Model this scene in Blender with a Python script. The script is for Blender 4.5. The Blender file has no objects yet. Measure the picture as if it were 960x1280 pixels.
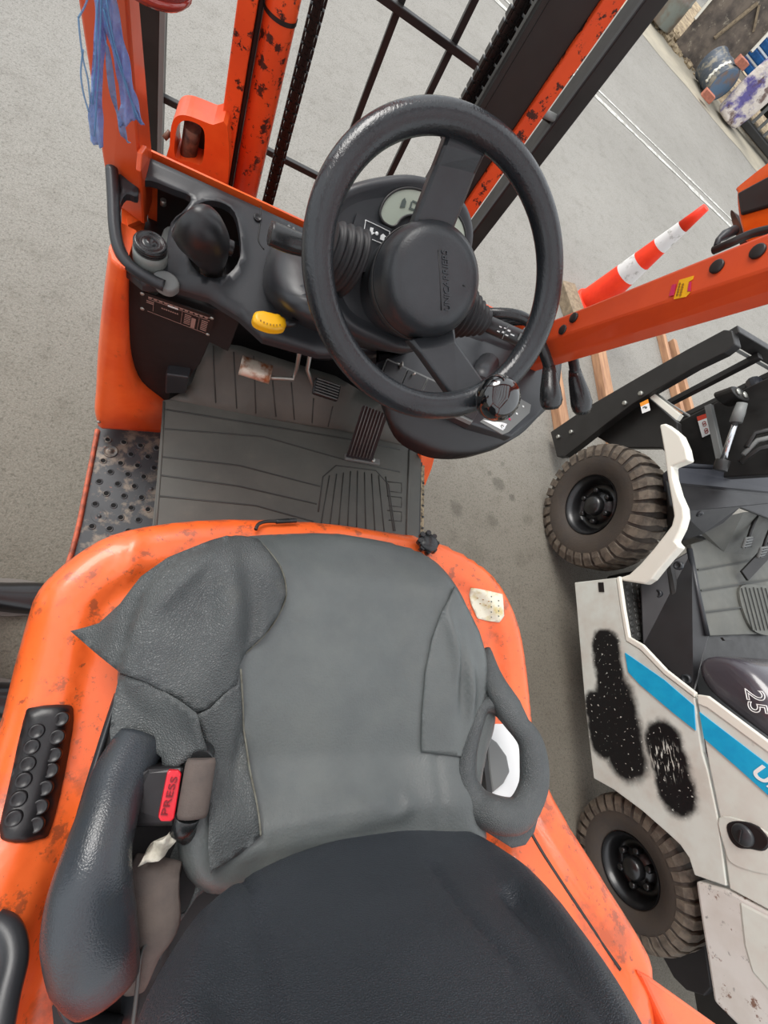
import bpy, bmesh, math, random
from mathutils import Vector, Matrix
from mathutils.geometry import delaunay_2d_cdt
random.seed(7)
S = bpy.context.scene
COL = S.collection

# ------------------------------------------------------------------ camera
F_PX = 560.0
CAM = Vector((0.0, 0.0, 1.86))
_d = Vector((185-480, 842-640, F_PX)).normalized()
_l = Vector((1690-480, 890-640, F_PX)); _l = (_l-_d*_l.dot(_d)).normalized()
_Z = -_d; _Y = _Z.cross(_l)
M3 = Matrix((_l, _Y, _Z))                      # camera (x right, y down, z forward) -> world
cam_data = bpy.data.cameras.new('camera'); cam = bpy.data.objects.new('camera', cam_data); COL.objects.link(cam)
cam_data.sensor_fit = 'HORIZONTAL'; cam_data.sensor_width = 36; cam_data.lens = F_PX/960*36
cam_data.clip_start = 0.02; cam_data.clip_end = 400
R = Matrix((M3.col[0], -M3.col[1], -M3.col[2])).transposed()
cam.matrix_world = Matrix.Translation(CAM) @ R.to_4x4()
S.camera = cam
# ------------------------------------------------------------------ light
w = bpy.data.worlds.new('world'); S.world = w; w.use_nodes = True
nt = w.node_tree; nt.nodes.clear()
out = nt.nodes.new('ShaderNodeOutputWorld'); bg = nt.nodes.new('ShaderNodeBackground')
tc = nt.nodes.new('ShaderNodeTexCoord'); sep = nt.nodes.new('ShaderNodeSeparateXYZ'); cr = nt.nodes.new('ShaderNodeValToRGB')
nz = nt.nodes.new('ShaderNodeTexNoise'); nz.inputs['Scale'].default_value = 2.2; nz.inputs['Detail'].default_value = 5
mx = nt.nodes.new('ShaderNodeMix'); mx.data_type = 'RGBA'; mx.blend_type = 'MULTIPLY'; mx.inputs[0].default_value = .35
nt.links.new(tc.outputs['Generated'], sep.inputs[0]); nt.links.new(sep.outputs['Z'], cr.inputs[0])
nt.links.new(tc.outputs['Generated'], nz.inputs['Vector'])
cr.color_ramp.elements[0].position = 0; cr.color_ramp.elements[0].color = (.80, .84, .88, 1)
cr.color_ramp.elements[1].position = .8; cr.color_ramp.elements[1].color = (1.0, 1.02, 1.06, 1)
nt.links.new(cr.outputs[0], mx.inputs[6]); nt.links.new(nz.outputs[0], mx.inputs[7])
nt.links.new(mx.outputs[2], bg.inputs[0]); bg.inputs[1].default_value = 1.35
nt.links.new(bg.outputs[0], out.inputs[0])
sun_d = bpy.data.lights.new('sun', 'SUN'); sun_d.energy = 2.1; sun_d.angle = math.radians(30); sun_d.color = (1, .965, .92)
sun = bpy.data.objects.new('sun', sun_d); COL.objects.link(sun); sun.location = (3, 8, 10)
sun.rotation_euler = Vector((-.40, .55, .73)).to_track_quat('Z', 'Y').to_euler()
S.view_settings.view_transform = 'Standard'; S.view_settings.look = 'None'
S.view_settings.gamma = 1; S.view_settings.use_curve_mapping = False
S.view_settings.exposure = 0.42

# ------------------------------------------------------------------ placing helpers (world metres)
def ray(x, y): return M3 @ Vector((x-480, y-640, F_PX))
def P(x, y, z=None, X=None, Y=None):
    r = ray(x, y)
    t = (z-CAM.z)/r.z if z is not None else ((X-CAM.x)/r.x if X is not None else (Y-CAM.y)/r.y)
    return CAM+r*t
def Pn(x, y, C, n):
    r = ray(x, y); return CAM+r*((Vector(C)-CAM).dot(n)/r.dot(n))
def D(x, y, zf, z0=1.05):                       # a point on the height surface z = zf(x, y)
    z = z0
    for _ in range(25):
        p = P(x, y, z); z = .5*z+.5*zf(p.x, p.y)
    return P(x, y, z)
def lerp(a, b, t): return a+(b-a)*t
def ss(a, b, x):
    t = max(0, min(1, (x-a)/(b-a))); return t*t*(3-2*t)
def cat(pts, n=6, closed=True):
    pts = [Vector(p) for p in pts]; N = len(pts); o = []
    rng = N if closed else N-1
    for i in range(rng):
        if closed: a, b, c, d = pts[i-1], pts[i], pts[(i+1) % N], pts[(i+2) % N]
        else: a, b, c, d = pts[max(i-1, 0)], pts[i], pts[i+1], pts[min(i+2, N-1)]
        for k in range(n):
            t = k/n
            o.append(.5*((2*b)+(-a+c)*t+(2*a-5*b+4*c-d)*t*t+(-a+3*b-3*c+d)*t**3))
    if not closed: o.append(pts[-1].copy())
    return o
def inpoly(x, y, P_):
    c = False; j = len(P_)-1
    for i in range(len(P_)):
        xi, yi = P_[i][0], P_[i][1]; xj, yj = P_[j][0], P_[j][1]
        if (yi > y) != (yj > y) and x < (xj-xi)*(y-yi)/(yj-yi)+xi: c = not c
        j = i
    return c
def dseg(x, y, a, b):
    dx, dy = b[0]-a[0], b[1]-a[1]; L = dx*dx+dy*dy or 1e-12
    t = max(0, min(1, ((x-a[0])*dx+(y-a[1])*dy)/L))
    return math.hypot(x-a[0]-dx*t, y-a[1]-dy*t)
def dpoly(x, y, P_, closed=True):
    n = len(P_); return min(dseg(x, y, P_[i], P_[(i+1) % n]) for i in range(n if closed else n-1))
def rnd(d, r):                                  # drop of a rounded edge at distance d from it
    return 0 if d >= r else r-math.sqrt(max(0, r*r-(r-d)**2))

# ------------------------------------------------------------------ mesh builder
class MB:
    def __init__(s): s.v = []; s.f = []; s.sm = []
    def add(s, vs, fs, smooth=False):
        o = len(s.v); s.v += [Vector(v) for v in vs]
        for f in fs: s.f.append([i+o for i in f]); s.sm.append(smooth)
        return s
    def box(s, c, d, R=None):
        c = Vector(c); vs = []
        for z in (-.5, .5):
            for y in (-.5, .5):
                for x in (-.5, .5):
                    v = Vector((x*d[0], y*d[1], z*d[2])); vs.append(c+(R@v if R else v))
        return s.add(vs, [(0,2,3,1),(4,5,7,6),(0,1,5,4),(2,6,7,3),(0,4,6,2),(1,3,7,5)])
    def beam(s, a, b, wd, h, up=(0,0,1)):
        a, b = Vector(a), Vector(b); t = (b-a).normalized(); u = Vector(up)
        x = t.cross(u)
        if x.length < 1e-4: x = t.cross(Vector((0,1,0)))
        x.normalize(); y = x.cross(t).normalized()
        vs = [p+x*(i*wd/2)+y*(j*h/2) for p in (a, b) for i, j in ((-1,-1),(1,-1),(1,1),(-1,1))]
        return s.add(vs, [(3,2,1,0),(4,5,6,7),(0,1,5,4),(1,2,6,5),(2,3,7,6),(3,0,4,7)])
    def tube(s, pts, r, n=12, caps=True, up=None, closed=False):
        pts = [Vector(p) for p in pts]; N = len(pts)
        if not isinstance(r, list): r = [r]*N
        if len(r) != N: r = [_il(r, i/(N-1)) for i in range(N)]
        rings = []; x = None
        for i, p in enumerate(pts):
            if closed: t = pts[(i+1) % N]-pts[i-1]
            else: t = pts[min(i+1, N-1)]-pts[max(i-1, 0)]
            t.normalize()
            if up is not None: x = t.cross(Vector(up)).normalized()
            elif x is None:
                x = t.cross(Vector((0,0,1)))
                if x.length < .05: x = t.cross(Vector((0,1,0)))
                x.normalize()
            else: x = (x-t*x.dot(t)).normalized()
            y = x.cross(t)
            ra, rb = r[i] if isinstance(r[i], (tuple, list)) else (r[i], r[i])
            rings.append([p+x*(ra*math.cos(a))+y*(rb*math.sin(a)) for a in [2*math.pi*k/n for k in range(n)]])
        return s.rings(rings, caps and not closed, closed)
    def rings(s, rings, caps=True, closed=False, smooth=True):
        n = len(rings[0]); vs = [v for r in rings for v in r]; fs = []; N = len(rings)
        for i in range(N if closed else N-1):
            a = i*n; b = ((i+1) % N)*n
            for k in range(n): fs.append((a+k, a+(k+1) % n, b+(k+1) % n, b+k))
        s.add(vs, fs, smooth)
        if caps:
            o = len(s.v)-len(vs)
            s.f.append([o+k for k in reversed(range(n))]); s.sm.append(False)
            s.f.append([o+(N-1)*n+k for k in range(n)]); s.sm.append(False)
        return s
    def lathe(s, prof, c, ax, n=32, caps=True):
        c = Vector(c); ax = Vector(ax).normalized(); x = ax.cross(Vector((.13, .2, .97)))
        if x.length < .1: x = ax.cross(Vector((1,0,0)))
        x.normalize(); y = ax.cross(x)
        rings = [[c+ax*h+(x*math.cos(a)+y*math.sin(a))*max(r, 1e-4) for a in [2*math.pi*k/n for k in range(n)]] for r, h in prof]
        return s.rings(rings, caps)
    def prism(s, pts, vec):
        pts = [Vector(p) for p in pts]; vec = Vector(vec); n = len(pts)
        fs = [tuple(range(n)), tuple(reversed(range(n, 2*n)))]+[(i, i+n, (i+1) % n+n, (i+1) % n) for i in range(n)]
        return s.add(pts+[p+vec for p in pts], fs)
    def surf(s, poly, f, sp=.01, th=.01, holes=(), smooth=True, vec=None, jit=0):
        poly = [(p[0], p[1]) for p in poly]; holes = [[(p[0], p[1]) for p in h] for h in holes]
        pts = []; edges = []
        for pl in [poly]+list(holes):
            o = len(pts); q = []
            for i in range(len(pl)):
                a, b = pl[i], pl[(i+1) % len(pl)]; m = max(1, int(math.hypot(b[0]-a[0], b[1]-a[1])/sp))
                for k in range(m): q.append((lerp(a[0], b[0], k/m), lerp(a[1], b[1], k/m)))
            pts += q; edges += [(o+i, o+(i+1) % len(q)) for i in range(len(q))]
        x0, x1 = min(p[0] for p in poly), max(p[0] for p in poly); y0, y1 = min(p[1] for p in poly), max(p[1] for p in poly)
        ny = int((y1-y0)/sp)+1; nx = int((x1-x0)/sp)+1
        allp = [poly]+list(holes)
        for j in range(ny+1):
            for i in range(nx+1):
                x = x0+(i+.5*(j % 2))*sp; y = y0+j*sp
                if inpoly(x, y, poly) and not any(inpoly(x, y, h) for h in holes) and min(dpoly(x, y, q) for q in allp) > sp*.45:
                    pts.append((x, y))
        vs, es, fs, *_ = delaunay_2d_cdt([Vector(p) for p in pts], edges, [], 0, 1e-7)
        tri = []
        for t in fs:
            cx = sum(vs[i][0] for i in t)/3; cy = sum(vs[i][1] for i in t)/3
            if inpoly(cx, cy, poly) and not any(inpoly(cx, cy, h) for h in holes): tri.append(tuple(t))
        top = [Vector(f(v[0], v[1])) for v in vs]; n = len(top)
        dv = Vector(vec) if vec is not None else Vector((0, 0, -th))
        cnt = {}
        for t in tri:
            for a, b in ((t[0],t[1]),(t[1],t[2]),(t[2],t[0])): cnt[(a, b)] = 1
        side = [(a, b) for (a, b) in cnt if (b, a) not in cnt]
        o = len(s.v); s.v += top+[p+dv for p in top]
        for t in tri: s.f.append([o+i for i in t]); s.sm.append(smooth)
        for t in tri: s.f.append([o+n+i for i in reversed(t)]); s.sm.append(False)
        for a, b in side: s.f.append([o+b, o+a, o+a+n, o+b+n]); s.sm.append(False)
        return s
def _il(r, t):
    k = t*(len(r)-1); i = min(int(k), len(r)-2); u = k-i; a, b = r[i], r[i+1]
    if isinstance(a, (tuple, list)): return (lerp(a[0], b[0], u), lerp(a[1], b[1], u))
    return lerp(a, b, u)
WO = {}
def root(name, loc, label, category, group=None):
    o = bpy.data.objects.new(name, None); COL.objects.link(o); o.location = loc; o.empty_display_size = .1
    WO[o] = Vector(loc); o['label'] = label; o['category'] = category
    if group: o['group'] = group
    return o
def build(name, mb, mat, parent=None, bevel=0, seg=2, label=None, origin=None, stuff=False, subsurf=0, category=None, group=None, fix=True):
    me = bpy.data.meshes.new(name)
    if origin is None:
        origin = Vector([(min(v[i] for v in mb.v)+max(v[i] for v in mb.v))/2 for i in range(3)])
    origin = Vector(origin)
    me.from_pydata([v-origin for v in mb.v], [], mb.f)
    me.polygons.foreach_set('use_smooth', mb.sm); me.update()
    if fix:
        bm = bmesh.new(); bm.from_mesh(me); bmesh.ops.remove_doubles(bm, verts=bm.verts, dist=1e-6)
        bmesh.ops.recalc_face_normals(bm, faces=bm.faces); bm.to_mesh(me); bm.free()
    me.materials.append(mat)
    o = bpy.data.objects.new(name, me); COL.objects.link(o)
    WO[o] = origin
    if parent: o.parent = parent; o.location = origin-WO[parent]
    else: o.location = origin
    if bevel:
        m = o.modifiers.new('bevel', 'BEVEL'); m.width = bevel; m.segments = seg; m.limit_method = 'ANGLE'; m.angle_limit = math.radians(40)
    if subsurf:
        m = o.modifiers.new('sub', 'SUBSURF'); m.levels = subsurf; m.render_levels = subsurf
    if label: o['label'] = label
    if category: o['category'] = category
    if group: o['group'] = group
    if stuff: o['kind'] = 'stuff'
    return o
def dup(o, loc, parent, rot=None, label=None, scale=None):          # copy of a mesh object at world loc
    c = o.copy(); COL.objects.link(c); c.parent = parent; WO[c] = Vector(loc)
    c.location = Vector(loc)-(WO[parent] if parent else Vector())
    if rot is not None: c.rotation_euler = rot
    if scale is not None: c.scale = scale
    if label: c['label'] = label
    return c
def text(s, org, right, up, size, mat, parent, depth=.0006, name='lettering', bold=0, outline=0, shear=0, width=None):
    cu = bpy.data.curves.new('t', 'FONT'); cu.body = s; cu.size = size; cu.extrude = depth; cu.align_x = 'CENTER'; cu.align_y = 'CENTER'
    cu.offset = bold; cu.shear = shear
    if outline: cu.fill_mode = 'NONE'; cu.bevel_depth = outline; cu.extrude = 0
    t = bpy.data.objects.new('t', cu); COL.objects.link(t); bpy.context.view_layer.update()
    me = bpy.data.meshes.new_from_object(t.evaluated_get(bpy.context.evaluated_depsgraph_get()))
    bpy.data.objects.remove(t)
    r = Vector(right).normalized(); u = Vector(up); u = (u-r*u.dot(r)).normalized(); n = r.cross(u)
    k = 1
    if width:
        wd = max(v.co.x for v in me.vertices)-min(v.co.x for v in me.vertices); k = width/wd
    for v in me.vertices: v.co = r*v.co.x*k+u*v.co.y+n*v.co.z
    me.materials.clear(); me.materials.append(mat); me.name = name
    o = bpy.data.objects.new(name, me); COL.objects.link(o); o.parent = parent; WO[o] = Vector(org); o.location = Vector(org)-WO[parent]
    return o

# ------------------------------------------------------------------ materials
def lin(c):
    return tuple(((x/255)/12.92 if x/255 <= .04045 else ((x/255+.055)/1.055)**2.4) for x in c)+(1,)
def mat(name, col, rough=.5, metal=0, col2=None, vs=8, va=(.4, .65), vd=6, bump=0, bs=60, bd=3, coat=0, rvar=0, voronoi=False, emit=0, alpha=1, trans=0, spec=.5, layers=(), stretch=None, edge=None):
    m = bpy.data.materials.new(name); m.use_nodes = True; n = m.node_tree.nodes; l = m.node_tree.links
    b = n['Principled BSDF']; b.inputs['Roughness'].default_value = rough; b.inputs['Metallic'].default_value = metal
    b.inputs['Specular IOR Level'].default_value = spec
    b.inputs['Coat Weight'].default_value = coat; b.inputs['Coat Roughness'].default_value = .12
    if trans: b.inputs['Transmission Weight'].default_value = trans
    if alpha < 1: b.inputs['Alpha'].default_value = alpha
    g = n.new('ShaderNodeNewGeometry')
    src = g.outputs['Position']
    if stretch:
        mp = n.new('ShaderNodeMapping'); mp.inputs['Scale'].default_value = stretch; l.new(src, mp.inputs[0]); src = mp.outputs[0]
    c = n.new('ShaderNodeRGB'); c.outputs[0].default_value = lin(col); cur = c.outputs[0]
    def noise(scale, detail=6, rg=.6):
        t = n.new('ShaderNodeTexNoise'); t.inputs['Scale'].default_value = scale; t.inputs['Detail'].default_value = detail; t.inputs['Roughness'].default_value = rg
        l.new(src, t.inputs['Vector']); return t.outputs[0]
    def rng(o, a, b_):
        r = n.new('ShaderNodeMapRange'); r.inputs[1].default_value = a; r.inputs[2].default_value = b_; l.new(o, r.inputs[0]); return r.outputs[0]
    def mixc(fac, base, col_, amt=1):
        if amt != 1:
            mm = n.new('ShaderNodeMath'); mm.operation = 'MULTIPLY'; mm.inputs[1].default_value = amt; l.new(fac, mm.inputs[0]); fac = mm.outputs[0]
        x = n.new('ShaderNodeMix'); x.data_type = 'RGBA'; l.new(fac, x.inputs[0]); l.new(base, x.inputs[6]); x.inputs[7].default_value = lin(col_); return x.outputs[2]
    if col2: cur = mixc(rng(noise(vs, vd), va[0], va[1]), cur, col2)
    for (c3, sc, a, b_, amt) in layers: cur = mixc(rng(noise(sc, 8, .7), a, b_), cur, c3, amt)
    l.new(cur, b.inputs['Base Color'])
    if rvar:
        r = rng(noise(vs*1.7, 5), .3, .7); mm = n.new('ShaderNodeMath'); mm.operation = 'MULTIPLY_ADD'; mm.inputs[1].default_value = rvar; mm.inputs[2].default_value = rough-rvar/2
        l.new(r, mm.inputs[0]); l.new(mm.outputs[0], b.inputs['Roughness'])
    if bump:
        if voronoi:
            t = n.new('ShaderNodeTexVoronoi'); t.inputs['Scale'].default_value = bs; t.feature = 'DISTANCE_TO_EDGE'
            wn = n.new('ShaderNodeTexNoise'); wn.inputs['Scale'].default_value = bs*.5; l.new(src, wn.inputs['Vector'])
            ad = n.new('ShaderNodeVectorMath'); ad.operation = 'MULTIPLY_ADD'; ad.inputs[1].default_value = (.6/bs,)*3; l.new(wn.outputs[1], ad.inputs[0]); l.new(src, ad.inputs[2])
            l.new(ad.outputs[0], t.inputs['Vector']); h = rng(t.outputs[0], 0, .25)
        else: h = noise(bs, bd)
        bp = n.new('ShaderNodeBump'); bp.inputs['Strength'].default_value = bump; bp.inputs['Distance'].default_value = .6/bs
        l.new(h, bp.inputs['Height']); l.new(bp.outputs[0], b.inputs['Normal'])
    if emit:
        b.inputs['Emission Color'].default_value = lin(col); b.inputs['Emission Strength'].default_value = emit
    m['srcnode'] = 1
    return m
def simple(name, col, rough=.5, metal=0, **k): return mat(name, col, rough, metal, **k)

ORANGE = mat('orange_paint', (240, 102, 42), .38, col2=(222, 76, 26), vs=5, coat=.25, rvar=.12, bump=.03, bs=90,
             layers=(((120, 62, 38), 26, .60, .72, .5), ((90, 60, 45), 120, .66, .72, .6)))
ORANGEHOOD = mat('scuffed_orange_hood_paint', (244, 108, 48), .36, col2=(236, 98, 40), vs=5, coat=.3, rvar=.15, bump=.03, bs=60,
             layers=(((140, 74, 48), 9, .54, .66, .6), ((86, 58, 44), 60, .60, .66, .7), ((110, 66, 48), 24, .57, .62, .6)))
ORANGEWORN = mat('worn_orange_mast_paint', (232, 84, 34), .42, col2=(218, 74, 30), vs=6, rvar=.1, coat=.1,
             layers=(((35, 26, 24), 42, .558, .59, .95), ((120, 60, 40), 10, .56, .7, .6)))
DKORANGE = mat('orange_guard_paint', (214, 78, 30), .42, col2=(204, 70, 27), vs=7, coat=.2, rvar=.1)
PLASTIC = mat('charcoal_plastic', (45, 47, 50), .38, col2=(38, 40, 43), vs=9, bump=.08, bs=420, rvar=.1)
PLASTIC_D = mat('black_plastic', (25, 24, 25), .38, col2=(30, 29, 31), vs=9, bump=.08, bs=420, rvar=.1)
PANEL = mat('dusty_black_panel', (28, 25, 25), .6, col2=(30, 27, 28), vs=14, rvar=.15)
GLOSS = mat('gloss_black_knob', (8, 9, 10), .06, coat=1, spec=.6)
GRIP = mat('black_grip_rubber', (32, 34, 35), .26, col2=(27, 29, 30), vs=20, rvar=.1, bump=.05, bs=300)
RIM = mat('steering_wheel_grip', (36, 39, 42), .22, col2=(29, 31, 34), vs=16, rvar=.14, bump=.32, bs=360, bd=2, stretch=(1, .35, 1))
HUBM = mat('steering_hub_leather', (43, 46, 49), .36, col2=(36, 39, 42), vs=14, bump=.16, bs=320, bd=2)
BELLOW = mat('rubber_bellows', (32, 33, 35), .55)
SEATM = mat('grey_seat_vinyl', (92, 97, 96), .38, col2=(82, 87, 87), vs=7, rvar=.12, bump=.35, bs=260, bd=5, layers=(((108, 111, 106), 5, .5, .8, .5),))
COVER = mat('worn_grained_vinyl', (76, 80, 80), .44, col2=(66, 70, 71), vs=12, rvar=.1, bump=.42, bs=300, voronoi=True, layers=(((96, 94, 84), 9, .58, .8, .5),))
BACKM = mat('backrest_grained_vinyl', (50, 55, 61), .40, col2=(44, 49, 55), vs=5, rvar=.06, bump=.45, bs=360, voronoi=True)
BOLST = mat('shiny_bolster_vinyl', (50, 55, 60), .28, col2=(60, 60, 56), vs=7, va=(.45, .7), rvar=.12, bump=.12, bs=300, voronoi=True)
SEAM = mat('frayed_seam', (112, 112, 102), .8, col2=(84, 82, 72), vs=60)
PIPE = mat('seat_piping', (70, 72, 70), .5)
MATM = mat('rubber_floor_mat', (84, 85, 80), .62, col2=(94, 94, 88), vs=7, rvar=.15, bump=.15, bs=260, layers=(((112, 106, 94), 14, .6, .8, .35),))
GROOVE = mat('mat_ridge', (60, 61, 58), .6)
STEEL = mat('worn_steel', (206, 194, 178), .4, metal=.55, col2=(150, 92, 58), vs=30, va=(.45, .62), rvar=.2, layers=(((200, 190, 170), 14, .6, .75, .6),))
CHROME = mat('chrome', (200, 202, 205), .15, metal=1)
ZINC = mat('zinc_bolt', (165, 165, 158), .4, metal=.8)
STEPM = mat('worn_step_plate', (62, 64, 66), .42, metal=.3, col2=(122, 112, 100), vs=26, va=(.5, .62), rvar=.2, layers=(((150, 96, 74), 40, .62, .68, .7),))
BLACKP = mat('black_mast_paint', (30, 29, 28), .4, col2=(36, 35, 34), vs=12, rvar=.15)
CHAINM = mat('greasy_chain', (30, 26, 24), .35, metal=.4)
RUST = mat('rusty_pin', (110, 78, 62), .5, metal=.4, col2=(48, 38, 34), vs=40)
LENS = mat('amber_lens', (214, 78, 10), .18, coat=.6, col2=(226, 96, 20), vs=14)
REDLENS = mat('red_lens', (150, 50, 40), .15, coat=.8)
WHITEP = mat('white_panel_paint', (208, 213, 204), .4, coat=.2, col2=(202, 201, 192), vs=8, rvar=.1, layers=(((120, 112, 100), 22, .62, .72, .35),))
CREAM = mat('cream_white_paint', (222, 220, 208), .42, coat=.1)
CHIP = mat('chipped_white_paint', (206, 204, 198), .45, col2=(196, 192, 184), vs=8, layers=(((110, 70, 48), 11, .60, .63, .9), ((80, 80, 78), 30, .62, .66, .6)))
CYAN = mat('cyan_stripe', (22, 164, 208), .4, col2=(16, 152, 200), vs=20, layers=(((40, 90, 110), 60, .66, .7, .6),))
WHITE = mat('white_print', (232, 234, 232), .5)
DKHOOD = mat('dark_grey_hood_paint', (64, 60, 66), .25, coat=.5, rvar=.05)
GREYBAR = mat('blue_grey_plastic', (50, 52, 58), .4)
TYRE = mat('dirty_tyre_rubber', (62, 54, 46), .75, col2=(56, 50, 45), vs=12, bump=.2, bs=90)
TREAD = mat('tyre_tread', (98, 88, 76), .8, col2=(66, 58, 50), vs=25, bump=.2, bs=90)
RIMB = mat('black_wheel_rim', (18, 18, 19), .35, coat=.2)
WOOD = mat('brown_wood', (176, 134, 100), .7, col2=(140, 102, 76), vs=30, stretch=(1, .12, 1), bump=.2, bs=120)
WOODD = mat('weathered_wood', (146, 130, 106), .8, col2=(112, 98, 80), vs=24, bump=.2, bs=90)
WEB = mat('belt_webbing', (96, 86, 80), .85, col2=(84, 76, 72), vs=30, bump=.5, bs=500)
CLOTH = mat('white_tissue', (214, 210, 196), .8, col2=(170, 166, 152), vs=40, bump=.3, bs=120)
REDB = mat('red_button', (216, 26, 44), .35, coat=.3)
YEL = mat('yellow_lever', (236, 176, 20), .4)
YDARK = mat('dark_yellow_print', (150, 104, 10), .6)
PINK = mat('pink_print', (196, 40, 90), .5)
CONER = mat('cone_red', (244, 62, 30), .5, col2=(230, 50, 24), vs=8, spec=.3)
CONEW = mat('cone_white_band', (216, 214, 212), .5, col2=(150, 146, 138), vs=20, va=(.55, .7))
LCD = mat('display_glass', (164, 172, 158), .25, coat=.4)
PRINT = mat('dark_print', (74, 84, 80), .6)
KEYM = mat('key_metal', (190, 186, 178), .3, metal=.9)
GREYP = mat('grey_plastic', (112, 114, 112), .5)
TANKM = mat('grey_reservoir', (120, 124, 120), .4)
PLATE = mat('data_plate', (26, 20, 20), .4)
PLATEP = mat('data_plate_print', (150, 118, 108), .5)
TROUSER = mat('dark_trousers', (34, 38, 44), .85, col2=(26, 29, 34), vs=12)
SHOE = mat('black_shoe_leather', (22, 20, 22), .3, coat=.2)
SKIN = mat('skin', (176, 128, 100), .5)
SHIRT = mat('navy_shirt', (40, 44, 58), .85)
HAIR = mat('black_hair', (20, 18, 17), .7)
BRICK = mat('brick', (176, 110, 88), .8, col2=(150, 92, 74), vs=20)
BARREL = mat('faded_blue_drum', (92, 116, 140), .55, col2=(128, 108, 96), vs=6, va=(.5, .65))
BARRELD = mat('dark_drum_side', (74, 82, 92), .5, col2=(140, 134, 120), vs=7, va=(.5, .6))
SACKM = mat('dirty_sack', (206, 196, 186), .8, col2=(92, 84, 140), vs=3.5, va=(.45, .55), layers=(((88, 64, 58), 4.5, .54, .62, .9),), bump=.5, bs=12)
SCRAP = mat('scrap_panel', (112, 100, 88), .75, col2=(70, 62, 56), vs=5, layers=(((170, 160, 140), 9, .58, .66, .7),))
BLUET = mat('blue_tarp', (36, 116, 190), .5, col2=(20, 84, 150), vs=10)
FRAMEW = mat('off_white_frame', (226, 220, 204), .6)
CORR = mat('white_sheet_metal', (218, 222, 226), .5)
DIRT = mat('kerb_dirt', (176, 158, 128), .9, col2=(120, 104, 84), vs=9, bump=.8, bs=20)
BLUEBAG = mat('blue_plastic_film', (104, 146, 214), .35, col2=(140, 176, 226), vs=26, alpha=.66, bump=.3, bs=60)
BLUEBAG2 = mat('pale_blue_film', (104, 160, 204), .35, alpha=.6, bump=.3, bs=60)
PAPER = mat('worn_sticker', (222, 218, 198), .6, col2=(200, 184, 130), vs=40, va=(.5, .66))

# ground: asphalt and concrete, procedural, with oil stains that belong to it
def ground_mat():
    m = mat('asphalt_ground', (154, 151, 144), .85, col2=(140, 137, 130), vs=.8, va=(.3, .75), bump=.6, bs=110, bd=5)
    n = m.node_tree.nodes; l = m.node_tree.links; b = n['Principled BSDF']
    src = b.inputs['Base Color'].links[0].from_socket
    g = n.new('ShaderNodeNewGeometry')
    def nz(sc, d=6, r=.65):
        t = n.new('ShaderNodeTexNoise'); t.inputs['Scale'].default_value = sc; t.inputs['Detail'].default_value = d; t.inputs['Roughness'].default_value = r
        l.new(g.outputs['Position'], t.inputs['Vector']); return t.outputs[0]
    def rg(o, a, c, d=0, e=1):
        r = n.new('ShaderNodeMapRange'); r.inputs[1].default_value = a; r.inputs[2].default_value = c; r.inputs[3].default_value = d; r.inputs[4].default_value = e; l.new(o, r.inputs[0]); return r.outputs[0]
    def mul(a, fac, col):
        x = n.new('ShaderNodeMix'); x.data_type = 'RGBA'; x.blend_type = 'MULTIPLY'; l.new(fac, x.inputs[0]); l.new(a, x.inputs[6]); x.inputs[7].default_value = col; return x.outputs[2]
    cur = mul(src, rg(nz(160, 3, .8), .38, .62), (.66, .66, .66, 1))       # aggregate grain
    cur = mul(cur, rg(nz(70, 3, .7), .52, .66), (.70, .70, .68, 1))
    cur = mul(cur, rg(nz(9, 6, .75), .50, .74), (.78, .77, .75, 1))
    # old oil stains beside the machine
    for (x, y, r, k) in STAINS:
        d = n.new('ShaderNodeVectorMath'); d.operation = 'DISTANCE'; l.new(g.outputs['Position'], d.inputs[0]); d.inputs[1].default_value = (x, y, 0)
        a = n.new('ShaderNodeMath'); a.operation = 'ADD'; l.new(d.outputs['Value'], a.inputs[0]); l.new(rg(nz(22, 4), 0, 1, -r*.7, r*.7), a.inputs[1])
        cur = mul(cur, rg(a.outputs[0], r, r*.45), (k, k, k*.98, 1))
    # shade around the machines painted into the ground colour, along with yard grime
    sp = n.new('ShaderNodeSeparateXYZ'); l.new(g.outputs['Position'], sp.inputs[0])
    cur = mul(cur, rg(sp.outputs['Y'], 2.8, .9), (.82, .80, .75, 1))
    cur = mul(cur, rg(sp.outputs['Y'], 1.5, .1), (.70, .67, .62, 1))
    l.new(cur, b.inputs['Base Color'])
    return m
_st = [(623,605,.055,.62),(640,622,.03,.6),(612,592,.02,.65),(570,636,.055,.68),(628,580,.022,.7),(660,650,.05,.8),(615,650,.05,.75),(560,560,.05,.85),(590,690,.09,.85),(650,700,.06,.85)]
STAINS = [(P(a, b, 0).x, P(a, b, 0).y, r, k) for a, b, r, k in _st]
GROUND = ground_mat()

# ================================================================== SETTING
mb = MB(); mb.add([(-40,-30,0),(60,-30,0),(60,70,0),(-40,70,0)], [(0,1,2,3)])
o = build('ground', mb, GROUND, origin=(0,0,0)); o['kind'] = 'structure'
LINEM = mat('worn_road_paint', (196, 196, 190), .8, col2=(158, 156, 148), vs=14, va=(.42, .6))
la, lb = P(747, 123, 0), P(913, 283, 0); ld = (lb-la).normalized(); lp = Vector((-ld.y, ld.x, 0))
def stripe(name, off, wd, s0, s1):
    mb = MB(); pts = []; k = 60
    for i in range(k+1):
        c = la+ld*lerp(s0, s1, i/k)+lp*off
        a = wd*(.5+.18*math.sin(i*2.3)+random.uniform(-.12, .12)); pts.append((c+lp*a, c-lp*a*.9))
    vs = [Vector((p.x, p.y, .004)) for pr in pts for p in pr]
    mb.add(vs, [(2*i, 2*i+1, 2*i+3, 2*i+2) for i in range(k)])
    o = build(name, mb, LINEM, origin=(0, 0, 0)); o['kind'] = 'structure'; return o
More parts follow.
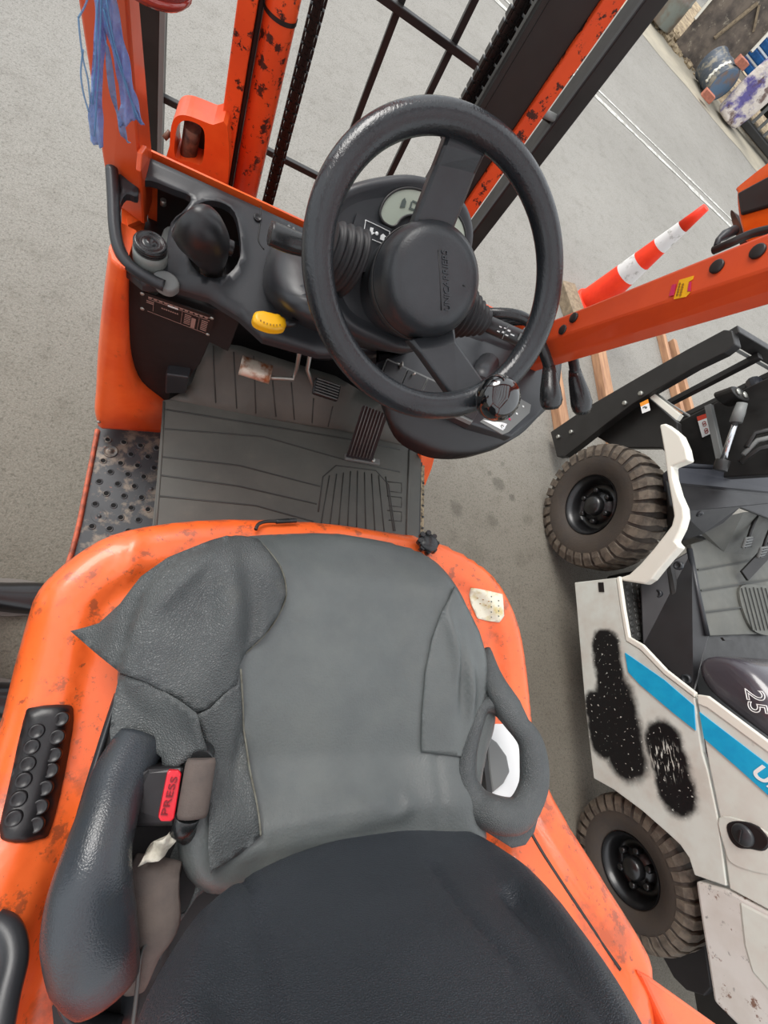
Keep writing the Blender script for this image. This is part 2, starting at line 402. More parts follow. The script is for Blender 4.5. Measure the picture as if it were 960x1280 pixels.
stripe('road_line', 0, .085, -9, 9); stripe('road_line', .21, .045, -9, 2.6)
ka, kb = P(817, 28, 0), P(950, 188, 0); kd = (kb-ka).normalized(); kp = Vector((-kd.y, kd.x, 0))    # kerb edge
if kp.y < 0: kp = -kp
mb = MB(); c0 = ka-kd*6; pts = []
for i in range(60):
    c = c0+kd*(i*.35); e = random.uniform(-.04, .04)
    pts.append([c+kp*(e), c+kp*(.12+e), c+kp*(3+e)])
vs = []
for r in pts:
    vs += [Vector((r[0].x, r[0].y, .002)), Vector((r[1].x, r[1].y, .05+random.uniform(0, .03))), Vector((r[2].x, r[2].y, .12+random.uniform(0, .05)))]
mb.add(vs, [(3*i+k, 3*i+k+1, 3*i+k+4, 3*i+k+3) for i in range(59) for k in range(2)], True)
o = build('dirt_verge', mb, DIRT, origin=c0); o['kind'] = 'structure'
mb = MB(); vs = []
VERGE = mat('dusty_road_edge', (168, 160, 142), .9, col2=(150, 144, 130), vs=3, bump=.3, bs=60)
for i in range(60):
    c = c0+kd*(i*.35); e = random.uniform(-.05, .05)
    for k in (c-kp*(1.15+e), c+kp*.05): vs.append(Vector((k.x, k.y, .003)))
mb.add(vs, [(2*i, 2*i+1, 2*i+3, 2*i+2) for i in range(59)])
o = build('gutter_strip', mb, VERGE, origin=c0); o['kind'] = 'structure'
# rubble on the verge
mb = MB()
for i in range(520):
    c = ka+kd*random.uniform(-2.6, 1.6)+kp*random.uniform(-.22, .45); r = random.uniform(.015, .05)
    a = random.random()*3
    mb.box((c.x, c.y, (.05 if (c-ka).dot(kp) > .05 else .0)+r*.4), (r*2, r*1.4, r*1.2), Matrix.Rotation(a, 3, 'Z') @ Matrix.Rotation(a*2, 3, 'X'))
o = build('rubble', mb, DIRT, stuff=True, label='loose rubble and dirt along the kerb beside the scrap panel', category='rubble')

# corrugated sheet fence far behind
fb = P(960, 12, 0)
fc = ka+kd*2.2+kp*6.5
fence = root('corrugated_fence', (fc.x, fc.y, 0), 'white corrugated sheet fence far behind the scrap heap', 'fence')
for i in range(20):
    mb = MB(); a = fc+kd*((i-8)*.8)
    pr = []
    for k in range(17):
        q = a+kd*(k*.05)+kp*(.025*math.cos(k*math.pi/2)); pr.append(q)
    vs = [Vector((q.x, q.y, z)) for z in (0, 2.4) for q in pr]+[Vector((q.x, q.y, z))+kp*.01 for z in (0, 2.4) for q in pr]
    fs = [(k, k+1, k+18, k+17) for k in range(16)]+[(k+34, k+51, k+52, k+35) for k in range(16)]
    mb.add(vs, fs); build('sheet_panel', mb, CORR, fence)

# ------------------------------------------------------------------ scrap by the kerb
V = Vector
def yz(c, u, v, h): return V((c.x, c.y, 0))+kd*u+kp*v+V((0, 0, h))
g0 = P(872, 118, 0)                                                  # foot of the drum
dr = root('metal_drum', (g0.x, g0.y, 0), 'faded blue steel drum lying on its side between the two bricks', 'drum')
axd = (kp*.75-kd*.66).normalized(); c1 = yz(g0, .22, .20, .25); q_ = .8
mb = MB(); mb.lathe([(r*q_, h*q_) for r, h in ((.24, 0), (.285, -.012), (.30, 0), (.30, .02), (.285, .03), (.285, .28), (.30, .30), (.285, .32), (.285, .56), (.30, .58), (.30, .60), (.26, .6))], c1, axd, 36)
build('drum_body', mb, BARRELD, dr)
mb = MB(); mb.lathe([(r*q_, h*q_) for r, h in ((.01, .012), (.26, .004), (.285, -.002), (.285, .01), (.01, .02))], c1-axd*.012, axd, 36); build('drum_lid', mb, BARREL, dr)
mb = MB(); rr = []
for k in range(26):
    t = math.pi*(.62+.55*k/25); x_ = axd.cross(V((0,0,1))).normalized(); y_ = x_.cross(axd); e_ = x_*math.cos(t)+y_*math.sin(t); o1 = .10+.012*math.sin(k*2.1); o2 = .15+.012*math.sin(k*1.3+1)
    rr.append([c1+axd*o1+e_*.2335, c1+axd*o2+e_*.2335, c1+axd*o2+e_*.229, c1+axd*o1+e_*.229])
mb.rings(rr); build('paint_band', mb, CREAM, dr)
def brick(c, u, lab, tilt=0):
    b = root('brick', (c.x, c.y, c.z), lab, 'brick', None)
    Rm = Matrix((kd, kp, V((0,0,1)))).transposed() @ Matrix.Rotation(u, 3, 'Z') @ Matrix.Rotation(tilt, 3, 'Y')
    mb = MB(); mb.box(c+V((0,0,.05)), (.21, .105, .10), Rm)
    build('brick_block', mb, BRICK, b, bevel=.006); return b
b1 = yz(g0, .12, -.13, .05); brick(b1, .15, 'red brick on the ground in front of the faded blue drum')
b2 = yz(g0, .20, .24, .492); brick(b2, .5, 'red brick resting on top of the faded blue drum')
# sack
sg = yz(g0, .68, .20, 0)
sk = root('sack', (sg.x, sg.y, 0), 'tall dirty white and purple sack standing beside the drum', 'sack')
mb = MB(); rr = []
for i in range(13):
    t = i/12; h = .02+.95*t; wd = .24*(1-.05*t)+.05*math.sin(t*3.1); dp = .18*(1-.72*t)+.01
    rr.append([yz(sg, wd*math.cos(a)+.04*t, dp*math.sin(a)*(1+.12*math.sin(3*a+i))+.1*t, h) for a in [2*math.pi*k/22 for k in range(22)]])
mb.rings(rr); build('sack_body', mb, SACKM, sk, subsurf=1)
mb = MB(); mb.tube([yz(sg, -.22, .1, .93), yz(sg, 0, .08, 1.0), yz(sg, .3, .12, 1.08)], [(.03, .05), (.05, .06), (.02, .03)], 10); build('sack_mouth', mb, mat('sack_edge', (214, 202, 180), .8), sk)
# scrap panels and frame behind
pg = yz(g0, .0, .86, 0)
sp_ = root('scrap_panel', (pg.x, pg.y, 0), 'tall grimy scrap panel with pale battens leaning behind the drum', 'panel')
mb = MB(); mb.prism([yz(pg, -.75, 0, .02), yz(pg, .28, -.02, .02), yz(pg, .32, .35, 1.55), yz(pg, -.72, .38, 1.6)], kp*.04); build('board', mb, SCRAP, sp_)
for u, a, b, wd in ((-.76, .35, 1.6, .07), (.30, .6, 1.58, .06)):
    mb = MB(); mb.beam(yz(pg, u, -.03+.24*a/1.0*.3, a+.02), yz(pg, u+.02, .35, b), wd, .04, kd); build('edge_batten', mb, FRAMEW, sp_)
for u0, u1, a, b in ((-.3, -.14, .4, .95), (-.1, .12, .95, .75), (-.45, -.1, 1.3, 1.5)):
    mb = MB(); mb.beam(yz(pg, u0, a*.23-.03, a), yz(pg, u1, b*.23-.03, b), .05, .03); build('batten', mb, WOODD, sp_)
cg = yz(pg, -1.2, .0, 0)
tk = root('metal_canister', (cg.x, cg.y, 0), 'grey green metal canister left of the scrap panel', 'canister')
mb = MB(); mb.lathe([(.25, 0), (.27, .02), (.27, .35), (.285, .37), (.27, .39), (.27, .75), (.285, .77), (.27, .8), (.12, .84)], (cg.x, cg.y, .05), (0,0,1), 28); build('canister_body', mb, mat('canister_paint', (132, 138, 132), .5, col2=(120, 96, 80), vs=5), tk)
fg = yz(g0, .46, 1.45, 0)
fr = root('blue_crate', (fg.x, fg.y, 0), 'upright crate of blue plastic tubs with off-white frame behind the drum', 'crate')
for a, b in (((-.35, .3), (-.35, 1.5)), ((.38, .3), (.38, 1.5)), ((-.35, 1.5), (.38, 1.5)), ((-.35, .3), (.38, .3))):
    mb = MB(); mb.beam(yz(fg, a[0], 0, a[1]), yz(fg, b[0], .08, b[1]), .07, .07, kp); build('frame_bar', mb, FRAMEW, fr)
for k in range(7):
    mb = MB(); z = .42+k*.15; mb.box(yz(fg, 0, .08, z), (.62, .2, .11), Matrix((kd, kp, V((0,0,1)))).transposed()); build('tub', mb, BLUET if k != 5 else mat('grey_tub', (150, 144, 130), .7), fr, bevel=.02)
# black machine at the kerb (right)
mg = P(905, 150, 0); mg = yz(mg, .30, .42, 0)
bk = root('black_carriage', (mg.x, mg.y, 0), 'black machine with tyre and grille bars parked at the kerb right of the sack', 'machine')
mb = MB(); mb.lathe([(.2, 0), (.33, .01), (.36, .05), (.36, .2), (.33, .24), (.2, .25)], yz(mg, -.1, .5, .36), kd, 36); build('tyre', mb, RIMB, bk)
mb = MB(); mb.box(yz(mg, .8, .5, .75), (1.5, .9, .9), Matrix((kd, kp, V((0,0,1)))).transposed()); build('body', mb, BLACKP, bk, bevel=.12, seg=4)
mb = MB(); mb.box(yz(mg, .7, .3, 1.35), (1.0, .5, .4), Matrix((kd, kp, V((0,0,1)))).transposed()); build('upper_body', mb, BLACKP, bk, bevel=.1, seg=4)
for k in range(5):
    mb = MB(); mb.beam(yz(mg, .15+k*.16, -.12, .18), yz(mg, .15+k*.16, -.05, .75), .04, .05, kd); build('grille_bar', mb, simple('grille', (90, 90, 88), .4) if k == 0 else GR, bk)
    if k == 0: GR = bpy.data.materials['grille']
mb = MB(); mb.beam(yz(mg, -.3, -.12, .12), yz(mg, 1.3, -.12, .12), .14, .12); build('bumper', mb, BLACKP, bk, bevel=.02)

# ------------------------------------------------------------------ cone
cb = P(733, 384, 0); ch = .92
cone = root('traffic_cone', (cb.x, cb.y, 0), 'tall red traffic cone with two white bands standing behind the orange beam', 'cone')
def cr_(h): return lerp(.128, .026, h/ch)
for nm, m_, a, b in (('cone_section', CONER, .04, .34), ('reflective_band', CONEW, .34, .47), ('cone_section', CONER, .47, .61), ('reflective_band', CONEW, .61, .77), ('cone_section', CONER, .77, .92)):
    mb = MB(); mb.lathe([(cr_(a), a), (cr_(b), b)], (cb.x, cb.y, .02), (0,0,1), 40, caps=(b == .92)); build(nm, mb, m_, cone)
mb = MB(); mb.lathe([(.140, .0), (.145, .01), (.145, .03), (.128, .045)], (cb.x, cb.y, .015), (0,0,1), 40); build('cone_base', mb, CONER, cone)

# ------------------------------------------------------------------ loose timber on the yard
def plank(pa, pb, wd, h, lab, m_=WOOD, z0=0.0):
    a = P(*pa, z0+h); b = P(*pb, z0+h); c = (a+b)/2
    r = root('timber_plank', (c.x, c.y, z0), lab, 'plank', 'timber planks beside the machines')
    mb = MB(); mb.beam(a-V((0,0,h/2)), b-V((0,0,h/2)), wd, h); build('board', mb, m_, r, bevel=.004)
plank((689, 415), (712, 560), .085, .07, 'long brown plank under the black hydraulic lever grips')
plank((746, 400), (777, 572), .095, .07, 'brown plank just right of the lever grips, its end hidden by the cone')
plank((830, 415), (861, 540), .05, .06, 'brown plank seen between the black load backrest bars, left of a pair')
plank((844, 424), (874, 540), .05, .06, 'thin brown plank seen through the black load backrest, right of a pair')
plank((711, 352), (729, 402), .15, .09, 'short grey weathered timber end beside the cone base', WOODD)

# ================================================================== WHITE FORKLIFT
NF = root('white_forklift', (2.57, .2, 0), 'white and black forklift with cyan stripe parked on the right', 'forklift')
NX = 1.93
def wheel(parent, name, c, R_, wd, rimR):
    c = V(c)
    # tyre profile revolve around X
    mb = MB(); pr = [(rimR, .035), (rimR+.012, .012), (R_*.78, 0), (R_*.9, .010), (R_-.012, .03), (R_-.008, wd-.03), (R_*.9, wd-.01), (R_*.78, wd), (rimR, wd-.03)]
    rings = [[c+V((h, r*math.cos(a), r*math.sin(a))) for a in [2*math.pi*k/72 for k in range(72)]] for r, h in pr]
    mb.rings(rings, caps=False); t = build(name, mb, TYRE, parent)
    mb = MB(); n = 32
    for i in range(n):
        a0 = 2*math.pi*i/n
        for sd in (0, 1):
            off = .5*sd; a = a0+off*2*math.pi/n
            def pt(h, r, da): return c+V((h, r*math.cos(a+da), r*math.sin(a+da)))
            e = 2*math.pi/n*.34
            if sd == 0: hs = [(-.002, R_*.88, e), (.012, R_-.004, e), (.05, R_+.006, e*.9), (wd*.52, R_+.004, e*.55)]; sh = .0
            else: hs = [(wd+.002, R_*.88, e), (wd-.012, R_-.004, e), (wd-.05, R_+.006, e*.9), (wd*.48, R_+.004, e*.55)]; sh = .0
            k = -1 if sd == 0 else 1
            top = [pt(h, r, s_*ee+k*.05*j/3) for j, (h, r, ee) in enumerate(hs) for s_ in (-1, 1)]
            bot = [pt(h, r-.03, s_*ee+k*.05*j/3) for j, (h, r, ee) in enumerate(hs) for s_ in (-1, 1)]
            fs = [(2*j, 2*j+1, 2*j+3, 2*j+2) for j in range(3)]+[(2*j, 2*j+2, 2*j+10, 2*j+8) for j in range(3)]+[(2*j+1, 2*j+9, 2*j+11, 2*j+3) for j in range(3)]+[(0, 8, 9, 1), (6, 7, 15, 14)]
            mb.add(top+bot, fs)
    build('tread_lugs', mb, TREAD, t, stuff=True)
    mb = MB(); mb.lathe([(rimR+.006, .010), (rimR+.008, .02), (rimR-.006, .03), (rimR-.012, .05), (rimR*.82, .075), (rimR*.78, .10), (rimR*.55, .085), (rimR*.5, .06), (.001, .06)], c, (1,0,0), 56, caps=False); build('wheel_rim', mb, RIMB, t)
    mb = MB(); mb.lathe([(rimR*.36, .09), (rimR*.34, .03), (rimR*.26, .018), (.001, .015)], c, (1,0,0), 40, caps=False); hub = build('hub_cap', mb, RIMB, t)
    nut0 = None
    for i in range(6):
        a = i*math.pi/3+.3; q = c+V((.055, rimR*.55*math.cos(a), rimR*.55*math.sin(a)))
        if nut0 is None:
            mb = MB(); mb.lathe([(.015, .02), (.015, -.012), (.009, -.016)], q, (1,0,0), 6); nut0 = build('wheel_nut', mb, RIMB, t)
        else: dup(nut0, q-V((-.002, 0, 0)), t)
wheel(NF, 'front_wheel', (1.945, .92, .335), .335, .2, .155)
wheel(NF, 'rear_wheel', (1.95, -.71, .27), .27, .18, .125)

def PX(pl, X): return [P(a, b, X=X) for a, b in pl]
def plate(name, pl, X, th, m_, parent, bevel=.004, **k):
    mb = MB(); mb.prism(PX(pl, X), (th, 0, 0)); return build(name, mb, m_, parent, bevel=bevel, **k)
# side panels in the left flank, x = 2.0
PAINTED = mat('white_panel_with_black_overspray', (206, 211, 203), .38, coat=.2, col2=(196, 194, 184), vs=8, rvar=.1)
def overspray(m):                                # black spray paint on the flank, in world y/z
    n = m.node_tree.nodes; l = m.node_tree.links; b = n['Principled BSDF']; src = b.inputs['Base Color'].links[0].from_socket
    g = n.new('ShaderNodeNewGeometry')
    def nz(sc, d=5, r=.6):
        t = n.new('ShaderNodeTexNoise'); t.inputs['Scale'].default_value = sc; t.inputs['Detail'].default_value = d; t.inputs['Roughness'].default_value = r; l.new(g.outputs['Position'], t.inputs['Vector']); return t
    def M(op, a, b_=None, c=None):
        x = n.new('ShaderNodeMath'); x.operation = op
        for i, q in enumerate((a, b_, c)):
            if q is None: continue
            if isinstance(q, (int, float)): x.inputs[i].default_value = q
            else: l.new(q, x.inputs[i])
        return x.outputs[0]
    def rg(o, a, c):
        r = n.new('ShaderNodeMapRange'); r.interpolation_type = 'SMOOTHSTEP'; r.inputs[1].default_value = a; r.inputs[2].default_value = c; l.new(o, r.inputs[0]); return r.outputs[0]
    pos = g.outputs['Position']
    add = n.new('ShaderNodeVectorMath'); add.operation = 'MULTIPLY_ADD'; add.inputs[1].default_value = (.05, .05, .05); l.new(nz(14, 4).outputs[1], add.inputs[0]); l.new(pos, add.inputs[2])
    sp = n.new('ShaderNodeSeparateXYZ'); l.new(add.outputs[0], sp.inputs[0])
    fac = None
    for (pa, pb, r) in SPRAY:                    # capsules: distance to a segment in the y/z plane
        ay, az = pa.y+.025, pa.z+.025; by, bz = pb.y+.025, pb.z+.025; dy, dz = by-ay, bz-az; L = dy*dy+dz*dz
        py = M('SUBTRACT', sp.outputs[1], ay); pz = M('SUBTRACT', sp.outputs[2], az)
        t = M('DIVIDE', M('ADD', M('MULTIPLY', py, dy), M('MULTIPLY', pz, dz)), L); t = M('MINIMUM', M('MAXIMUM', t, 0.0), 1.0)
        ey = M('SUBTRACT', py, M('MULTIPLY', t, dy)); ez = M('SUBTRACT', pz, M('MULTIPLY', t, dz))
        d = M('SQRT', M('ADD', M('MULTIPLY', ey, ey), M('MULTIPLY', ez, ez)))
        f = M('SUBTRACT', 1.0, rg(d, r*.72, r*1.12)); fac = f if fac is None else M('MAXIMUM', fac, f)
    fac = M('MULTIPLY', fac, M('SUBTRACT', 1.0, M('MULTIPLY', rg(nz(70, 2).outputs[0], .66, .70), .8)))
    mp = n.new('ShaderNodeMapping'); mp.inputs['Scale'].default_value = (1, 24, 150); mp.inputs['Rotation'].default_value = (.35, 0, 0); l.new(pos, mp.inputs[0])
    t2 = n.new('ShaderNodeTexNoise'); t2.inputs['Scale'].default_value = 1.0; t2.inputs['Detail'].default_value = 3; l.new(mp.outputs[0], t2.inputs['Vector'])
    scr = P(832, 950, X=NX); dd = n.new('ShaderNodeVectorMath'); dd.operation = 'DISTANCE'; l.new(pos, dd.inputs[0]); dd.inputs[1].default_value = scr
    near = M('SUBTRACT', 1.0, rg(dd.outputs['Value'], .04, .09)); fac = M('MULTIPLY', fac, M('SUBTRACT', 1.0, M('MULTIPLY', near, rg(t2.outputs[0], .56, .62))))
    x = n.new('ShaderNodeMix'); x.data_type = 'RGBA'; l.new(fac, x.inputs[0]); l.new(src, x.inputs[6]); x.inputs[7].default_value = lin((10, 10, 14)); l.new(x.outputs[2], b.inputs['Base Color'])
SPRAY = [(P(757, 806, X=NX), P(765, 880, X=NX), .082), (P(768, 870, X=NX), P(782, 945, X=NX), .110), (P(748, 885, X=NX), P(755, 925, X=NX), .09), (P(828, 925, X=NX), P(845, 990, X=NX), .088)]
overspray(PAINTED)
plate('front_side_panel', [(718,728),(770,722),(776,765),(782,801),(800,812),(830,843),(868,872),(877,940),(884,962),(897,1022),(908,1108),(868,1094),(861,1072),(850,1056),(835,1042),(802,1013),(767,987),(742,973),(732,890)], NX, .03, PAINTED, NF)
plate('panel_top_edge', [(770,722),(776,765),(782,801),(800,812),(830,843),(868,872),(869,866),(832,837),(803,806),(786,796),(780,762),(774,720)], NX-.004, .02, CREAM, NF)
plate('rear_side_panel', [(871,873),(900,890),(960,934),(1010,975),(1050,1180),(960,1137),(912,1111),(900,1022),(887,960)], NX, .03, WHITEP, NF)
plate('panel_top_edge', [(871,868),(884,870),(960,927),(1010,968),(1010,980),(960,941),(884,885),(872,880)], NX-.004, .02, CREAM, NF)
plate('cyan_stripe', [(781,816),(790,822),(830,850),(867,882),(869,913),(840,890),(800,856),(785,840)], NX-.005, .006, CYAN, NF, bevel=0)
plate('cyan_stripe', [(874,890),(900,910),(960,956),(1010,995),(1010,1040),(960,994),(920,958),(880,923)], NX-.005, .006, CYAN, NF, bevel=0)
plate('rear_counterweight', [(869,1101),(909,1112),(960,1139),(1050,1185),(1050,1400),(985,1330),(930,1290),(892,1252),(884,1200),(876,1150)], NX, .4, CHIP, NF, bevel=.01)
plate('counterweight_recess', [(922,1125),(990,1160),(1010,1260),(960,1240),(938,1215),(928,1180)], NX-.003, .02, WHITEP, NF, bevel=.012)
def writing(s, px, X, rpx, upx, size, m_, **k):
    o_ = P(*px, X=X); r = P(*rpx, X=X)-o_; u = P(*upx, X=X)-o_
    return text(s, o_, r, u, size, m_, NF, **k)
tA = P(949, 966, X=NX-.006); r_ = P(960, 976, X=NX-.006)-P(925, 948, X=NX-.006)
writing('UNICARRIERS', (1035, 1035), NX-.007, (1056, 1052), (1050, 1018), .070, WHITE, bold=.002, shear=.25)
# small badge
plate('badge', [(747.5,728),(754,728),(755,740),(748.5,740)], NX-.003, .004, PLATE, NF, bevel=0)
# fuel cap
mb = MB(); mb.prism([P(a, b, X=NX-.004) for a, b in cat([(897,1021,0),(930,1026,0),(960,1042,0),(985,1070,0),(975,1085,0),(950,1090,0),(915,1080,0),(905,1060,0)], 4) for a, b in [(a, b)]] if False else [P(v.x, v.y, X=NX-.004) for v in cat([(898,1022,0),(930,1026,0),(958,1040,0),(985,1068,0),(978,1092,0),(950,1092,0),(915,1080,0),(905,1060,0)], 4)], (.02, 0, 0)); build('filler_recess', mb, WHITEP, NF, bevel=.004)
mb = MB(); mb.prism([P(v.x, v.y, X=NX-.008) for v in cat([(908,1030,0),(925,1026,0),(948,1034,0),(962,1052,0),(955,1064,0),(938,1062,0),(922,1060,0),(911,1048,0)], 4)], (.02, 0, 0)); build('filler_surround', mb, PLASTIC_D, NF, bevel=.006)
fcp = P(928, 1044, X=NX-.012); mb = MB(); mb.lathe([(.034, .02), (.034, 0), (.028, -.008), (.002, -.01)], fcp, (1,0,0), 24); fo = build('fuel_cap', mb, PLASTIC, NF)
mb = MB(); mb.beam(fcp+V((-.014, -.02, -.008)), fcp+V((-.014, .02, .008)), .008, .012, (1,0,0)); build('cap_grip', mb, PLASTIC_D, fo, bevel=.002)
# step well, floor, hood behind the panels
mb = MB(); mb.prism([P(773,727,.44), P(802,728,.44), P(811,799,.44), P(784,801,.44), P(778,765,.44)], (0,0,-.02)); build('step_tread', mb, simple('worn_step_rubber', (52,52,50), .45), NF)
stp = None
for i in range(4):
    for j in range(9):
        q = P(lerp(777, 798, i/3)+lerp(0, 8, j/8), lerp(731, 794, j/8)+(2 if i % 2 else 0), .441)
        if stp is None: mb = MB(); mb.lathe([(.015, -.001), (.012, .004), (.006, .004), (.001, .002)], q, (0,0,1), 12); stp = build('tread_stud', mb, bpy.data.materials['worn_step_rubber'], NF)
        else: dup(stp, q, NF)
mb = MB(); mb.prism([P(800,724,X=2.04), P(866,686,X=2.20), P(886,795,X=2.20), P(868,868,X=2.02), P(832,838,X=2.03), P(803,806,X=2.03)], (.03, 0, -.02)); build('entry_side_panel', mb, PLASTIC_D, NF, bevel=.006)
bt = None
for a, b in ((822,742),(848,707),(858,849),(845,800)):
    q = P(a, b, X=2.09) if a != 858 else P(a, b, X=2.03)
    if bt is None: mb = MB(); mb.lathe([(.02, .01), (.02, -.006), (.012, -.008), (.011, -.002), (.001, -.002)], q, (1,0,0), 16); bt = build('panel_plug', mb, PLASTIC, NF)
    else: dup(bt, q, NF)
fl = [P(864,680,.62), P(905,668,.62), P(1010,650,.62), P(1040,800,.62), P(960,792,.62), P(885,795,.62)]
mb = MB(); mb.prism(fl, (0,0,-.03)); build('rubber_floor', mb, MATM, NF, bevel=.004)
for k, (a, b) in enumerate((((872,712),(1000,690)), ((876,738),(1000,718)), ((880,765),(1000,750)))):
    mb = MB(); mb.beam(P(*a, .624), P(*b, .624), .006, .008); build('floor_ridge', mb, GROOVE, NF)
mb = MB(); mb.tube([P(862,686,.66), P(872,740,.66), P(884,795,.66)], .012, 8); build('sill_edge', mb, PLASTIC, NF)
rp = [P(v.x, v.y, .632) for v in cat([(925,735,0),(945,731,0),(970,740,0),(975,790,0),(945,790,0),(930,765,0)], 4)]
mb = MB(); mb.prism(rp, (0,0,-.01)); build('heel_pad', mb, MATM, NF)
for k in range(9):
    mb = MB(); mb.beam(P(927+k*5, 735-(k % 2), .636), P(941+k*5, 788, .636), .004, .004); build('heel_rib', mb, GROOVE, NF)
# toe board ribs
mb = MB(); mb.prism([P(870,655,.66), P(930,640,.80), P(1000,640,.80), P(1000,700,.62), P(905,690,.62)], (0,0,-.02)); build('toe_board', mb, MATM, NF)
# hood
mb = MB(); hp = [P(v.x, v.y, X=2.04) for v in cat([(868,812,0),(885,794,0),(930,789,0),(1010,785,0),(1080,900,0),(1010,962,0),(960,926,0),(873,866,0)], 5)]
# hood as a rounded body: side profile lofted across
prof = [(P(867,815,X=2.02)), (P(873,862,X=2.02)), (P(960,922,X=2.02)), (P(1060,1000,X=2.02))]
def hoodring(dx, dz, dy):
    A, B, C_, E_ = prof
    f0 = V((2.02+dx, A.y+.06-dy, A.z+.03+dz)); pts = [V((2.02+dx, A.y-dy*.6, A.z+dz*.4)), V((2.02+dx, B.y, B.z)), V((2.02+dx, C_.y, C_.z)), V((2.02+dx, E_.y, E_.z)),
        V((2.02+dx, E_.y, E_.z+.16+dz)), V((2.02+dx, C_.y, .98+dz)), V((2.02+dx, .05, .90+dz)), V((2.02+dx, A.y-.02, A.z+.15+dz))]
    return pts
mb = MB(); mb.rings([hoodring(0, -.05, .03), hoodring(.03, 0, .01), hoodring(.08, .02, 0), hoodring(.5, .04, 0), hoodring(1.0, .04, 0)]); build('engine_hood', mb, DKHOOD, NF, subsurf=2)
text('25', P(944, 876, X=2.0), P(947,900,X=2.03)-P(938,857,X=2.03), P(957,872,X=2.03)-P(930,880,X=2.03), .085, WHITE, NF, outline=.0016, shear=.1)
mb = MB(); mb.prism([P(900,797,.80), P(918,797,.80), P(915,801,.80), P(903,801,.80)], (0,0,.01)); build('hood_latch', mb, BLACKP, NF)
# front cowl: white side post and grey bar
plate('front_pillar_cover', [(824,531),(831,529),(841,536),(850,544),(857,560),(860,575),(840,583),(841,597),(847,618),(854,634),(855,646),(851,660),(843,676),(849,683),(838,695),(825,710),(814,724),(805,730),(767,724),(786,718),(800,705),(815,688),(829,670),(839,657),(842,645),(839,625),(834,597),(830,565)], NX+.02, .05, CREAM, NF, bevel=.008, seg=3)
A_ = [(842,588), (1010,597), (1010,618), (840,606)]
def PY(a, b, Y): return P(a, b, Y=Y)
cw = [PY(838,583,1.0), PY(1010,592,1.12), PY(1010,622,1.0), PY(841,607,.91)]
mb = MB(); mb.prism(cw, (0, -.02, -.05)); build('cowl_top', mb, GREYBAR, NF, bevel=.01, seg=3)
mb = MB(); mb.prism([PY(841,577,1.03), PY(1010,588,1.15), PY(1010,595,1.13), PY(841,585,1.01)], (0, 0, -.03)); build('cowl_lip', mb, GREYBAR, NF, bevel=.006)
mb = MB(); mb.prism([PY(845,606,.90), PY(1010,622,.98), PY(1010,668,.80), PY(925,636,.82), PY(905,655,.76), PY(880,668,.72), PY(845,680,.68), PY(852,640,.74)], (0, .05, -.05)); build('cowl_inner_panel', mb, PLASTIC_D, NF, bevel=.01, seg=3)
q = PY(875, 643, .76); mb = MB(); mb.lathe([(.016, .02), (.016, -.002), (.009, -.004), (.001, 0)], q, (0,1,-.4), 16); build('panel_plug', mb, PLASTIC, NF)
for a, b in ((934,678), (953,690)):
    q = P(a, b, .72); mb = MB(); Rm = Matrix.Rotation(.25, 3, 'Z') @ Matrix.Rotation(.6, 3, 'X'); mb.box(q, (.075, .06, .018), Rm); pd = build('pedal', mb, GREYP, NF, bevel=.008)
    for k in range(4):
        mb = MB(); mb.box(q+Rm@V((0, -.022+k*.015, .011)), (.066, .004, .004), Rm); build('pedal_rib', mb, BLACKP, pd)
    mb = MB(); mb.tube([q, q+V((.02,.06,.02)), q+V((.03,.2,.10))], .009, 8); build('pedal_arm', mb, BLACKP, NF)
mb = MB(); mb.beam(P(930,720,.66), P(968,680,.74), .06, .014); build('accelerator_pedal', mb, BLACKP, NF, bevel=.003)
# under-body bulk (dark) behind the flank
mb = MB(); mb.box((2.62, .12, .42), (1.0, .9, .36)); build('chassis', mb, BLACKP, NF, bevel=.02)
mb = MB(); mb.box((2.62, -1.15, .62), (.9, .3, .6)); build('rear_chassis', mb, BLACKP, NF, bevel=.02)
mb = MB(); mb.prism([P(852,1100,X=2.12), P(868,1096,X=2.12), P(878,1160,X=2.12), P(889,1235,X=2.12), P(880,1245,X=2.12), P(858,1238,X=2.12), P(842,1222,X=2.12), P(828,1196,X=2.12), P(836,1180,X=2.12)], (.25,0,0)); build('wheel_arch_liner', mb, PANEL, NF, bevel=.004)
mb = MB(); mb.box((2.57, .92, .335), (1.0, .16, .16)); build('front_axle', mb, BLACKP, NF, bevel=.02)
mb = MB(); mb.box((2.57, -.68, .27), (1.0, .12, .12)); build('rear_axle', mb, BLACKP, NF, bevel=.02)
# mast, carriage and load backrest
CYR = 1.47
def bk(a, b, Y=CYR): return P(a, b, Y=Y)
lowL = P(690,541,X=2.05); 
mb = MB(); mb.prism(PX([(688,540),(735,508),(800,470),(860,436),(905,412),(915,413),(919,430),(905,441),(868,459),(820,487),(790,505),(757,530),(741,543),(707,570),(696,571)], 2.05), (.05, 0, 0)); build('backrest_side_plate', mb, BLACKP, NF, bevel=.004)
tl = P(914, 416, X=2.07)
mb = MB(); mb.beam(tl, tl+V((1.0, 0, 0)), .04, .06); build('backrest_top_bar', mb, BLACKP, NF, bevel=.004)
mb = MB(); mb.beam(tl+V((.0, -.022, -.04)), tl+V((1.0, -.022, -.04)), .008, .012); build('top_bar_edge', mb, GREYP, NF)
a = bk(844, 500); b = bk(943, 455); mb = MB(); mb.beam(V((a.x, CYR, .35)), V((a.x, CYR, tl.z)), .035, .03, (0,1,0)); ob = build('backrest_bar', mb, BLACKP, NF, bevel=.003)
for k in (1, 2, 3): dup(ob, V((a.x+k*.2, CYR, (.35+tl.z)/2)), NF)
